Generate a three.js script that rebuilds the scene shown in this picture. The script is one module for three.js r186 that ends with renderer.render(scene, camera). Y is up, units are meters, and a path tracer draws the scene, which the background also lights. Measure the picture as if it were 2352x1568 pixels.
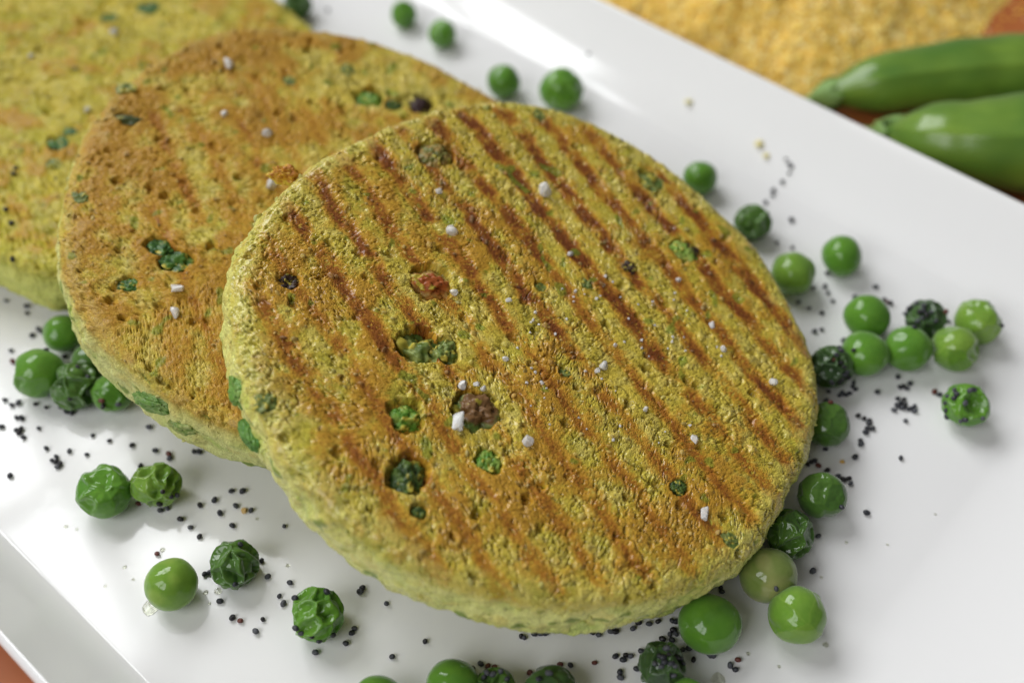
import * as THREE from 'three';
import { mergeVertices, mergeGeometries } from 'three/addons/utils/BufferGeometryUtils.js';
import { RoundedBoxGeometry } from 'three/addons/geometries/RoundedBoxGeometry.js';
import { RectAreaLightUniformsLib } from 'three/addons/lights/RectAreaLightUniformsLib.js';

// ------------------------------------------------------------------ camera, light, exposure
const scene = new THREE.Scene();
scene.background = new THREE.Color(0x000000);
const VIEW_W = 2352, VIEW_H = 1568, FOCAL = 2600, PITCH = 50 * Math.PI / 180, REACH = 0.19;
const camera = new THREE.PerspectiveCamera(2 * Math.atan(VIEW_H / 2 / FOCAL) * 180 / Math.PI, 1.5, 0.01, 20);
camera.position.set(0, REACH * Math.sin(PITCH), REACH * Math.cos(PITCH));
camera.lookAt(0, 0, 0);
camera.updateMatrixWorld();
camera.focus = 0.158;
camera.userData.fStop = 10;
const renderer = new THREE.WebGLRenderer({ antialias: true });
renderer.toneMapping = THREE.LinearToneMapping;
renderer.toneMappingExposure = 0.555;
renderer.shadowMap.enabled = true;
RectAreaLightUniformsLib.init();

// daylight from two windows, one behind the plate to the left, one to its left; each pane has its own light.
// The room's axes: x along the wall of the first window, z away from it; the plate stands at (0, 0, BACK).
const TURN = 42 * Math.PI / 180, BACK = 0.62, LEFT = 0.66, TOP = 1.75, FLOOR = -0.75, RIGHT = 1.9, DEEP = 2.7;
const room = new THREE.Matrix4().makeRotationY(TURN).multiply(new THREE.Matrix4().makeTranslation(0, 0, -BACK));
const WINDOWS = [
  { matrix: room.clone(), width: 0.66, low: 0.36, high: 1.10, cols: 2, rows: 2, radiance: 15 },
  { matrix: room.clone().multiply(new THREE.Matrix4().makeTranslation(-LEFT, 0, BACK + 0.02)).multiply(new THREE.Matrix4().makeRotationY(Math.PI / 2)), width: 0.56, low: 0.34, high: 0.98, cols: 2, rows: 1, radiance: 9 },
];
for (const w of WINDOWS) {
  const cw = w.width / w.cols, ch = (w.high - w.low) / w.rows; w.panes = [];
  for (let i = 0; i < w.cols; i++) for (let k = 0; k < w.rows; k++) w.panes.push([(i + 0.5) * cw - w.width / 2, w.low + (k + 0.5) * ch, cw - 0.035, ch - 0.035]);
  for (const [x, y, pw, ph] of w.panes) {
    const lamp = new THREE.RectAreaLight(new THREE.Color(0.97, 0.985, 1.0), w.radiance, pw, ph);
    lamp.name = 'window_daylight'; lamp.position.set(x, y, 0.012).applyMatrix4(w.matrix);
    lamp.lookAt(new THREE.Vector3(x, y, 1).applyMatrix4(w.matrix)); scene.add(lamp);
  }
}

// ------------------------------------------------------------------ small tools
let seedState = 12345;
const rnd = () => { seedState |= 0; seedState = seedState + 0x6D2B79F5 | 0; let t = Math.imul(seedState ^ seedState >>> 15, 1 | seedState); t = t + Math.imul(t ^ t >>> 7, 61 | t) ^ t; return ((t ^ t >>> 14) >>> 0) / 4294967296; };
const rr = (a, b) => a + (b - a) * rnd();
const clamp = (x, a = 0, b = 1) => x < a ? a : x > b ? b : x;
const smooth = (a, b, x) => { const t = clamp((x - a) / (b - a)); return t * t * (3 - 2 * t); };
const lerp = (a, b, t) => a + (b - a) * t;
const mix3 = (a, b, t) => [lerp(a[0], b[0], t), lerp(a[1], b[1], t), lerp(a[2], b[2], t)];
const V = (x, y, z) => new THREE.Vector3(x, y, z);
const PERM = new Uint8Array(512);
{ const p = [...Array(256).keys()]; for (let i = 255; i > 0; i--) { const j = Math.floor(rnd() * (i + 1)); [p[i], p[j]] = [p[j], p[i]]; } for (let i = 0; i < 512; i++) PERM[i] = p[i & 255]; }
const hash3 = (x, y, z) => PERM[(PERM[(PERM[x & 255] + y) & 255] + z) & 255];
const GX = [1, -1, 1, -1, 1, -1, 1, -1, 0, 0, 0, 0, 1, 0, -1, 0], GY = [1, 1, -1, -1, 0, 0, 0, 0, 1, -1, 1, -1, 1, -1, 1, -1], GZ = [0, 0, 0, 0, 1, 1, -1, -1, 1, 1, -1, -1, 0, 1, 0, -1];
function noise(x, y, z) {                         // gradient noise, about -1..1
  const X = Math.floor(x), Y = Math.floor(y), Z = Math.floor(z); x -= X; y -= Y; z -= Z;
  const u = x * x * x * (x * (x * 6 - 15) + 10), v = y * y * y * (y * (y * 6 - 15) + 10), w = z * z * z * (z * (z * 6 - 15) + 10), x1 = x - 1, y1 = y - 1, z1 = z - 1;
  const a0 = PERM[X & 255], a1 = PERM[X + 1 & 255], b00 = PERM[a0 + Y & 255], b01 = PERM[a0 + Y + 1 & 255], b10 = PERM[a1 + Y & 255], b11 = PERM[a1 + Y + 1 & 255], Z1 = Z + 1;
  let h = PERM[b00 + Z & 255] & 15; const n000 = GX[h] * x + GY[h] * y + GZ[h] * z; h = PERM[b10 + Z & 255] & 15; const n100 = GX[h] * x1 + GY[h] * y + GZ[h] * z;
  h = PERM[b01 + Z & 255] & 15; const n010 = GX[h] * x + GY[h] * y1 + GZ[h] * z; h = PERM[b11 + Z & 255] & 15; const n110 = GX[h] * x1 + GY[h] * y1 + GZ[h] * z;
  h = PERM[b00 + Z1 & 255] & 15; const n001 = GX[h] * x + GY[h] * y + GZ[h] * z1; h = PERM[b10 + Z1 & 255] & 15; const n101 = GX[h] * x1 + GY[h] * y + GZ[h] * z1;
  h = PERM[b01 + Z1 & 255] & 15; const n011 = GX[h] * x + GY[h] * y1 + GZ[h] * z1; h = PERM[b11 + Z1 & 255] & 15; const n111 = GX[h] * x1 + GY[h] * y1 + GZ[h] * z1;
  const p = n000 + (n100 - n000) * u, q = n010 + (n110 - n010) * u, r = n001 + (n101 - n001) * u, t = n011 + (n111 - n011) * u, m = p + (q - p) * v, n = r + (t - r) * v;
  return m + (n - m) * w;
}
function fbm(x, y, z, o = 4) { let s = 0, a = 0.5; for (let i = 0; i < o; i++) { s += a * noise(x, y, z); x = x * 2.03 + 7.1; y = y * 2.03 + 3.7; z = z * 2.03 + 1.3; a *= 0.5; } return s; }
const cellOut = { f1: 0, f2: 0, id: 0 };
function cells(x, y, z) {                         // Worley noise: nearest, second nearest, number of the nearest cell
  const X = Math.floor(x), Y = Math.floor(y), Z = Math.floor(z); let a = 9, b = 9, id = 0;
  for (let i = -1; i < 2; i++) for (let j = -1; j < 2; j++) for (let k = -1; k < 2; k++) {
    const h = hash3(X + i, Y + j, Z + k), dx = X + i + PERM[h + 11] / 255 - x, dy = Y + j + PERM[h + 57] / 255 - y, dz = Z + k + PERM[h + 101] / 255 - z, d = dx * dx + dy * dy + dz * dz;
    if (d < a) { b = a; a = d; id = h; } else if (d < b) b = d;
  }
  cellOut.f1 = Math.sqrt(a); cellOut.f2 = Math.sqrt(b); cellOut.id = id; return cellOut;
}
// photograph pixel (on a 2352 x 1568 grid) -> ray
const rayOf = (px, py) => V((px - VIEW_W / 2) / FOCAL, -(py - VIEW_H / 2) / FOCAL, -1).normalize().transformDirection(camera.matrixWorld);
const onLevel = (px, py, y = 0) => { const d = rayOf(px, py); return camera.position.clone().addScaledVector(d, (y - camera.position.y) / d.y); };
const forward = camera.getWorldDirection(V());
const depthOf = (p) => p.clone().sub(camera.position).dot(forward);

const taken = {};
const numbered = (name) => { taken[name] = (taken[name] ?? -1) + 1; return taken[name] ? `${name}_${String(taken[name]).padStart(3, '0')}` : name; };
function tag(o, label, category, group, kind) { o.userData.label = label; if (category) o.userData.category = category; if (group) o.userData.group = group; if (kind) o.userData.kind = kind; return o; }
function mesh(name, geometry, material, parent, top = false) { const m = new THREE.Mesh(geometry, material); m.name = top ? numbered(name) : name; parent.add(m); return m; }
const solid = (r, g, b, roughness = 0.6, more = {}) => new THREE.MeshPhysicalMaterial({ color: new THREE.Color().setRGB(r, g, b), roughness, ...more });
function tile(size, fn, srgb = false) {           // a texture that repeats without a seam: fn gets a point on a four-dimensional ring pair folded to 3-D
  const d = new Uint8Array(size * size * 4);
  for (let y = 0; y < size; y++) for (let x = 0; x < size; x++) { const c = fn(x / size, y / size), i = (y * size + x) * 4; for (let k = 0; k < 3; k++) d[i + k] = clamp(c[k] ?? c[0]) * 255; d[i + 3] = 255; }
  const t = new THREE.DataTexture(d, size, size); t.wrapS = t.wrapT = THREE.RepeatWrapping; t.magFilter = THREE.LinearFilter; t.minFilter = THREE.LinearMipmapLinearFilter; t.generateMipmaps = true; if (srgb) t.colorSpace = THREE.SRGBColorSpace; t.needsUpdate = true; return t;
}
const wrapNoise = (u, v, f, z) => { // periodic noise by cross-fading two copies
  const a = smooth(0, 1, u), b = smooth(0, 1, v), n = (x, y) => noise(x * f, y * f, z);
  return lerp(lerp(n(u, v), n(u - 1, v), a), lerp(n(u, v - 1), n(u - 1, v - 1), a), b) * 1.25;
};

// ------------------------------------------------------------------ the setting: table, window, walls that return its light
const TABLE_Y = -0.0045;
const woodMap = tile(1024, (u, v) => {
  const g = wrapNoise(u * 1, v, 3, 1.5), lines = 0.5 + 0.5 * Math.sin((v * 14 + g * 2.2 + wrapNoise(u, v, 5, 9) * 0.5) * Math.PI * 2), fine = wrapNoise(u, v, 40, 4), pore = smooth(0.35, 0.6, wrapNoise(u, v, 90, 8));
  const t = clamp(0.45 + 0.28 * (lines - 0.5) + 0.22 * fine + 0.25 * g), c = mix3([0.60, 0.32, 0.15], [0.79, 0.50, 0.28], t);
  return mix3(c, [0.44, 0.17, 0.10], pore * 0.5);
}, true);
woodMap.repeat.set(1, 1);
const woodMat = new THREE.MeshPhysicalMaterial({ map: woodMap, color: new THREE.Color().setRGB(1.0, 0.95, 0.9), roughness: 0.55, bumpMap: woodMap, bumpScale: 0.0002 });
const table = mesh('table', new THREE.BoxGeometry(0.84, 0.03, 0.84), woodMat, scene, true);
table.position.set(0.05, TABLE_Y - 0.015, -0.03); table.rotation.y = TURN;
{ const uv = table.geometry.attributes.uv, p = table.geometry.attributes.position; for (let i = 0; i < uv.count; i++) { const x = p.getX(i), z = p.getZ(i), c = Math.cos(0.5), s = Math.sin(0.5); uv.setXY(i, (x * c + z * s) / 0.22, (-x * s + z * c) / 0.16); } }
tag(table, 'reddish brown wooden table top under the white plate', 'table', null, 'structure');

{ // the windows, their walls, and the pale room that returns their light
  const white = solid(0.78, 0.77, 0.74, 0.5), paneMat = new THREE.MeshPhysicalMaterial({ color: 0x111111, roughness: 0.1, emissive: new THREE.Color(0.97, 0.985, 1.0), emissiveIntensity: 0.6 });
  WINDOWS.forEach((w, n) => {
    const g = new THREE.Group(); g.name = numbered('window'); scene.add(g); g.applyMatrix4(w.matrix);
    tag(g, n ? 'narrower two-pane window with white frame left of the plate' : 'four-pane window with white frame behind the plate', 'window');
    for (const [x, y, pw, ph] of w.panes) mesh('pane', new THREE.BoxGeometry(pw + 0.01, ph + 0.01, 0.004), paneMat, g).position.set(x, y, 0);
    const H = w.high - w.low, yc = w.low + H / 2, bar = (name, x, y, bw, bh) => mesh(name, new RoundedBoxGeometry(bw, bh, 0.045, 2, 0.005), white, g).position.set(x, y, 0);
    for (let i = 0; i <= w.cols; i++) bar('frame_post', i / w.cols * w.width - w.width / 2, yc, 0.03, H + 0.03);
    for (let k = 0; k <= w.rows; k++) for (let i = 0; i < w.cols; i++) bar('frame_rail', (i + 0.5) / w.cols * w.width - w.width / 2, w.low + k / w.rows * H, w.width / w.cols - 0.032, 0.03);
  });
  const wallMat = solid(0.44, 0.43, 0.415, 0.9);
  const wall = (name, label, m, x0, x1, y0, y1, z0, z1) => { const o = mesh(name, new THREE.BoxGeometry(x1 - x0, y1 - y0, z1 - z0), wallMat, scene, true); o.applyMatrix4(m.clone().multiply(new THREE.Matrix4().makeTranslation((x0 + x1) / 2, (y0 + y1) / 2, (z0 + z1) / 2))); return tag(o, label, 'wall', null, 'structure'); };
  WINDOWS.forEach((w, n) => { // the wall left, right, above and below each window
    const o = w.width / 2 + 0.017, a = n ? -(DEEP - BACK - 0.02) : -LEFT - 0.1, b = n ? BACK + 0.02 : RIGHT, name = n ? 'left' : 'back', lo = w.low - 0.017, hi = w.high + 0.017;
    wall('wall', `pale plaster of the ${name} wall on one side of its window`, w.matrix, a, -o, FLOOR, TOP, -0.09, 0); wall('wall', `pale plaster of the ${name} wall on the other side of its window`, w.matrix, o, b, FLOOR, TOP, -0.09, 0);
    wall('wall', `pale plaster of the ${name} wall above its window`, w.matrix, -o, o, hi, TOP, -0.09, 0); wall('wall', `pale plaster of the ${name} wall under its window`, w.matrix, -o, o, FLOOR, lo, -0.09, 0);
  });
  wall('wall', 'pale plaster wall on the right of the room', room, RIGHT, RIGHT + 0.1, FLOOR, TOP, -0.09, DEEP);
  wall('wall', 'pale plaster wall behind the camera', room, -LEFT - 0.1, RIGHT + 0.1, FLOOR, TOP, DEEP, DEEP + 0.1);
  wall('ceiling', 'white ceiling over the table', room, -LEFT - 0.1, RIGHT + 0.1, TOP, TOP + 0.1, -0.1, DEEP + 0.1);
  wall('floor', 'pale floor under the table', room, -LEFT - 0.1, RIGHT + 0.1, FLOOR - 0.1, FLOOR, -0.1, DEEP + 0.1);
}

// ------------------------------------------------------------------ plate: rounded rectangle turned 41 degrees, flat floor, rising rim
const PU = V(0.7507, 0, 0.6606), PV = V(-0.6606, 0, 0.7507);     // long and short axis
const INNER = { u0: -0.215, u1: 0.0765, v0: -0.0632, v1: 0.0785 }, RIM = { u0: 0.016, u1: 0.024, v0: 0.0128, v1: 0.0078 }, RIM_H = 0.0098;
const rimProfile = (s) => s <= -0.2 ? 0 : RIM_H * (((s + 0.2) / 1.2) ** 1.5);
function plateHeight(u, v) {                       // height of the glaze at a place on the plate
  const s = Math.max((u - INNER.u1) / RIM.u1, (INNER.u0 - u) / RIM.u0, (v - INNER.v1) / RIM.v1, (INNER.v0 - v) / RIM.v0, -1);
  return rimProfile(Math.min(s, 1));
}
const plateY = (p) => plateHeight(p.dot(PU), p.dot(PV));
function onPlate(px, py, lift = 0) { let p = onLevel(px, py, lift); for (let i = 0; i < 6; i++) p = onLevel(px, py, plateY(p) + lift); return p; }
{
  const loop = (s, inset = 0) => {                 // a rounded rectangle; s = 0 at the crease, 1 at the lip
    const a = { u0: INNER.u0 - RIM.u0 * s + inset, u1: INNER.u1 + RIM.u1 * s - inset, v0: INNER.v0 - RIM.v0 * s + inset, v1: INNER.v1 + RIM.v1 * s - inset }, r = Math.max(0.002, 0.013 + 0.008 * s - inset * 0.6), out = [];
    const corner = (cu, cv, from) => { for (let i = 0; i <= 14; i++) { const t = from + i / 14 * Math.PI / 2; out.push([cu + Math.cos(t) * r, cv + Math.sin(t) * r]); } };
    const side = (p, q) => { for (let i = 1; i < 40; i++) out.push([lerp(p[0], q[0], i / 40), lerp(p[1], q[1], i / 40)]); };
    corner(a.u1 - r, a.v1 - r, 0); side([a.u1 - r, a.v1], [a.u0 + r, a.v1]);
    corner(a.u0 + r, a.v1 - r, Math.PI / 2); side([a.u0, a.v1 - r], [a.u0, a.v0 + r]);
    corner(a.u0 + r, a.v0 + r, Math.PI); side([a.u0 + r, a.v0], [a.u1 - r, a.v0]);
    corner(a.u1 - r, a.v0 + r, -Math.PI / 2); side([a.u1, a.v0 + r], [a.u1, a.v1 - r]);
    return out;
  };
  const rows = [];
  for (const inset of [0.064, 0.05, 0.036, 0.025, 0.016]) rows.push([loop(0, inset), 0]);
  for (let i = 1; i <= 64; i++) { const q = -0.4 + 1.4 * i / 64; rows.push([loop(q), rimProfile(q)]); }
  const lip = 0.0011;                              // rounded lip, then the underside back to the foot
  for (let i = 1; i <= 8; i++) { const t = i / 8 * Math.PI; rows.push([loop(1, -Math.sin(t) * lip), RIM_H - lip + Math.cos(t) * lip - 0.00002]); }
  for (const [s, y] of [[0.8, 0.0055], [0.5, 0.0018], [0.2, -0.0012], [0, -0.0024], [-0.1, -0.0032]]) rows.push([loop(s), y]);
  for (const [inset, y] of [[0.004, -0.0044], [0.007, -0.0044], [0.009, -0.0032], [0.03, -0.0032], [0.064, -0.0032]]) rows.push([loop(0, inset), y]);
  const n = rows[0][0].length, pos = [], idx = [], uv = [];
  for (const [l, y] of rows) for (const [u, v] of l) { const p = PU.clone().multiplyScalar(u).addScaledVector(PV, v); const sag = 0.00004 * noise(u * 40, v * 40, 2); pos.push(p.x, y + sag * (y >= 0 ? 1 : 0), p.z); uv.push(u / 0.2, v / 0.2); }
  for (let r = 0; r + 1 < rows.length; r++) for (let i = 0; i < n; i++) { const a = r * n + i, b = r * n + (i + 1) % n, c = a + n, d = b + n; idx.push(a, b, c, b, d, c); }
  for (const [row, flip] of [[0, false], [rows.length - 1, true]]) {   // close the middle of floor and underside
    const c = V(0, 0, 0); for (let i = 0; i < n; i++) c.add(V(...pos.slice((row * n + i) * 3, (row * n + i) * 3 + 3))); c.multiplyScalar(1 / n);
    const m = pos.length / 3; pos.push(c.x, c.y, c.z); uv.push(0.5, 0.5);
    for (let i = 0; i < n; i++) flip ? idx.push(m, row * n + (i + 1) % n, row * n + i) : idx.push(m, row * n + i, row * n + (i + 1) % n);
  }
  for (let i = 0; i < idx.length; i += 3) { const t = idx[i + 1]; idx[i + 1] = idx[i + 2]; idx[i + 2] = t; }
  const g = new THREE.BufferGeometry(); g.setAttribute('position', new THREE.Float32BufferAttribute(pos, 3)); g.setAttribute('uv', new THREE.Float32BufferAttribute(uv, 2)); g.setIndex(idx); g.computeVertexNormals();
  const rough = tile(512, (u, v) => { const a = wrapNoise(u, v, 9, 3), b = wrapNoise(u, v, 60, 5); return [0, 0.5 + 0.35 * a + 0.3 * smooth(0.25, 0.55, b), 0]; });
  const plate = mesh('plate', g, solid(0.82, 0.815, 0.81, 0.15, { roughnessMap: rough, ior: 1.5 }), scene, true);
  tag(plate, 'glossy white rectangular porcelain plate with raised rim', 'plate');
}

// ------------------------------------------------------------------ patties
const grain = tile(1024, (u, v) => {
  const a = wrapNoise(u, v, 28, 1), b = wrapNoise(u, v, 64, 2), c = wrapNoise(u, v, 120, 3), d = wrapNoise(u, v, 9, 4), t = 0.80 + 0.15 * a + 0.18 * b + 0.18 * c + 0.06 * d;
  return [t * 1.12, t * 1.06, t * 0.95 + 0.04 * b];
});
const grainBump = tile(1024, (u, v) => [0.5 + 0.25 * wrapNoise(u, v, 34, 11) + 0.22 * wrapNoise(u, v, 70, 12) + 0.2 * wrapNoise(u, v, 140, 13)]);
const pattyMat = new THREE.MeshPhysicalMaterial({ vertexColors: true, map: grain, bumpMap: grainBump, bumpScale: 0.00028, roughness: 0.7, specularIntensity: 0.35, clearcoat: 0.7, clearcoatRoughness: 0.17 });
const pattyMatDull = pattyMat.clone(); pattyMatDull.clearcoat = 0.15;
const crumbMat = new THREE.MeshPhysicalMaterial({ roughness: 0.9, color: 0xffffff, clearcoat: 0.5, clearcoatRoughness: 0.22, transmission: 0.35, thickness: 0 });
const crumbGeo = (() => { const g = mergeVertices(new THREE.IcosahedronGeometry(1, 2).deleteAttribute('uv').deleteAttribute('normal')); const p = g.attributes.position; for (let i = 0; i < p.count; i++) { const v = V().fromBufferAttribute(p, i), k = 1 + 0.35 * noise(v.x * 1.6 + 3, v.y * 1.6, v.z * 1.6) + 0.15 * noise(v.x * 4, v.y * 4 + 5, v.z * 4); p.setXYZ(i, v.x * k, v.y * k * 0.75, v.z * k); } g.computeVertexNormals(); return g; })();

const C = { pale: [0.80, 0.70, 0.20], yellow: [0.70, 0.575, 0.08], green: [0.54, 0.55, 0.06], olive: [0.37, 0.31, 0.03], gold: [0.60, 0.34, 0.032], brown: [0.40, 0.155, 0.016], dark: [0.18, 0.045, 0.006], char: [0.04, 0.018, 0.01], side: [0.80, 0.85, 0.30], sideGreen: [0.48, 0.66, 0.13], leaf: [0.15, 0.28, 0.02] };
const THICK = 0.011, RHO = THICK / 2;

function makePatty({ name, label, c, n, outline, N, look, pits = [], crumbs, dull }) {
  const root = new THREE.Group(); root.name = numbered(name); scene.add(root);
  const nrm = V(...n).normalize(), ax = V(1, 0, 0).addScaledVector(nrm, -nrm.x).normalize(), bz = ax.clone().cross(nrm);
  root.position.set(...c); root.quaternion.setFromRotationMatrix(new THREE.Matrix4().makeBasis(ax, nrm, bz)); root.updateMatrixWorld();
  tag(root, label, 'vegetable patty', 'overlapping patties on the plate');
  const K = outline.length, radius = (t) => { const f = ((t / (2 * Math.PI)) % 1 + 1) % 1 * K, i = Math.floor(f), w = f - i, g = (k) => outline[(i + k + K) % K] * 1e-4, [p0, p1, p2, p3] = [g(-1), g(0), g(1), g(2)]; return p1 + 0.5 * w * (p2 - p0 + w * (2 * p0 - 5 * p1 + 4 * p2 - p3 + w * (3 * (p1 - p2) + p3 - p0))); };
  // the meridian from the middle of the top over the edge to the middle of the underside
  const arc = []; { const E = 0.6; let s = 0, pr = null, py = null; for (let i = 0; i <= 160; i++) { const p = Math.PI / 2 - i / 160 * Math.PI, r = RHO * 0.8 * (Math.abs(Math.cos(p)) ** E - 1), y = RHO * Math.sign(Math.sin(p)) * Math.abs(Math.sin(p)) ** E; if (pr !== null) s += Math.hypot(r - pr, y - py); arc.push([s, r, y]); pr = r; py = y; } }
  const arcLen = arc[160][0], half = arc[80][0];
  const onMeridian = (s, R) => {                   // s metres from the middle -> [radius, height, normal outwards, normal up]
    const flat = R - RHO * 0.8;
    if (s <= flat) return [s, RHO, 0, 1];
    let q = s - flat; if (q >= arcLen) return [Math.max(0, flat - (q - arcLen)), -RHO, 0, -1];
    let lo = 0, hi = 160; while (hi - lo > 1) { const m = lo + hi >> 1; arc[m][0] <= q ? lo = m : hi = m; }
    const a = arc[lo], b = arc[hi], t = (q - a[0]) / (b[0] - a[0] + 1e-12), dr = b[1] - a[1], dy = b[2] - a[2], l = Math.hypot(dr, dy) + 1e-12;
    return [R + lerp(a[1], b[1], t), lerp(a[2], b[2], t), -dy / l, dr / l];
  };
  const pos = [], col = [], uv = [], tops = [];
  const put = (s, t) => {
    const R = radius(t), [r, y, nr, ny] = onMeridian(s, R), ct = Math.cos(t), st = Math.sin(t), x = r * ct, z = r * st;
    const side = smooth(0.75, -0.1, ny), { d, color } = look(x, y, z, side, r / R, ny);
    let dd = d; for (const p of pits) { const e = Math.hypot(x - p.x, z - p.z) / p.r; if (ny > 0.3 && e < 1.5) dd -= p.depth * smooth(1.1, 0.82, e + 0.75 * fbm(x * 420, z * 420, p.x * 900, 4)); }
    pos.push(x + nr * ct * dd, y + ny * dd, z + nr * st * dd); col.push(...color); uv.push(s * ct / 0.017, s * st / 0.017);
    return pos.length / 3 - 1;
  };
  const S = (t) => radius(t) - RHO * 0.8 + half, idx = [], M = N + 1, grid = new Int32Array(M * M);
  for (let j = 0; j <= N; j++) for (let i = 0; i <= N; i++) {      // a square grid laid on a disc
    const a = 2 * i / N - 1, b = 2 * j / N - 1; let r, t;
    if (a === 0 && b === 0) { r = 0; t = 0; } else if (Math.abs(a) > Math.abs(b)) { r = a; t = Math.PI / 4 * b / a; } else { r = b; t = Math.PI / 2 - Math.PI / 4 * a / b; }
    if (r < 0) { r = -r; t += Math.PI; }
    grid[j * M + i] = put(r * S(t), t); if (r < 0.97) tops.push(grid[j * M + i]);
  }
  for (let j = 0; j < N; j++) for (let i = 0; i < N; i++) { const a = grid[j * M + i], b = a + 1, d = grid[(j + 1) * M + i], e = d + 1; if ((i < N / 2) === (j < N / 2)) idx.push(a, d, b, b, d, e); else idx.push(a, d, e, a, e, b); }
  let ring = []; for (let i = 0; i < N; i++) ring.push(grid[i]); for (let j = 0; j < N; j++) ring.push(grid[j * M + N]); for (let i = N; i > 0; i--) ring.push(grid[N * M + i]); for (let j = N; j > 0; j--) ring.push(grid[j * M]);
  const angle = ring.map((k) => Math.atan2(pos[k * 3 + 2], pos[k * 3]));
  const steps = []; for (let i = 1; i <= 34; i++) steps.push(half * i / 34); for (const m of [0.002, 0.006, 0.012, 0.022, 0.034]) steps.push(half + m);
  for (const q of steps) { const next = angle.map((t) => put(S(t) + q, t)); for (let i = 0; i < ring.length; i++) { const a = ring[i], b = ring[(i + 1) % ring.length], d = next[i], e = next[(i + 1) % ring.length]; idx.push(a, b, d, b, e, d); } ring = next; }
  const mid = put(1, 0); for (let i = 0; i < ring.length; i++) idx.push(ring[i], ring[(i + 1) % ring.length], mid);
  const g = new THREE.BufferGeometry(); g.setAttribute('position', new THREE.Float32BufferAttribute(pos, 3)); g.setAttribute('color', new THREE.Float32BufferAttribute(col, 3)); g.setAttribute('uv', new THREE.Float32BufferAttribute(uv, 2)); g.setIndex(idx);
  g.computeVertexNormals();
  const body = mesh('body', g, dull ? pattyMatDull : pattyMat, root), P = g.attributes.position, NN = g.attributes.normal;
  // loose crumbs and grains baked to the crust: too many and too small to pick apart
  const inst = new THREE.InstancedMesh(crumbGeo, crumbMat, crumbs); inst.name = 'crust_crumbs'; inst.userData.kind = 'stuff'; root.add(inst);
  const m4 = new THREE.Matrix4(), q4 = new THREE.Quaternion(), cc = new THREE.Color();
  for (let i = 0; i < crumbs; i++) {
    const k = rnd() < 0.82 ? tops[Math.floor(rnd() * tops.length)] : Math.floor(rnd() * P.count * 0.86), s = 0.00010 + 0.00030 * rnd() ** 3;
    q4.setFromEuler(new THREE.Euler(rr(0, 6), rr(0, 6), rr(0, 6)));
    m4.compose(V(P.getX(k) + NN.getX(k) * s * 0.15, P.getY(k) + NN.getY(k) * s * 0.15, P.getZ(k) + NN.getZ(k) * s * 0.15), q4, V(s * rr(0.7, 1.5), s * rr(0.5, 1), s * rr(0.7, 1.3)));
    inst.setMatrixAt(i, m4); const j = rr(0.72, 1.2), w = rnd() < 0.3 ? 0.35 : 0.1; const b = mix3([col[k * 3], col[k * 3 + 1], col[k * 3 + 2]], C.pale, w); inst.setColorAt(i, cc.setRGB(b[0] * j, b[1] * j, b[2] * j));
  }
  const frame = { root, body, toLocal: (px, py, y = RHO) => { const o = root.worldToLocal(camera.position.clone()), d = root.worldToLocal(camera.position.clone().add(rayOf(px, py))).sub(o); return o.addScaledVector(d, (y - o.y) / d.y); }, radius,
    surface: (x, z) => { let best = 9, k = 0; for (const t of tops) { const e = (P.getX(t) - x) ** 2 + (P.getZ(t) - z) ** 2; if (e < best) { best = e; k = t; } } return V(P.getX(k), P.getY(k), P.getZ(k)); } };
  return frame;
}
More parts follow.
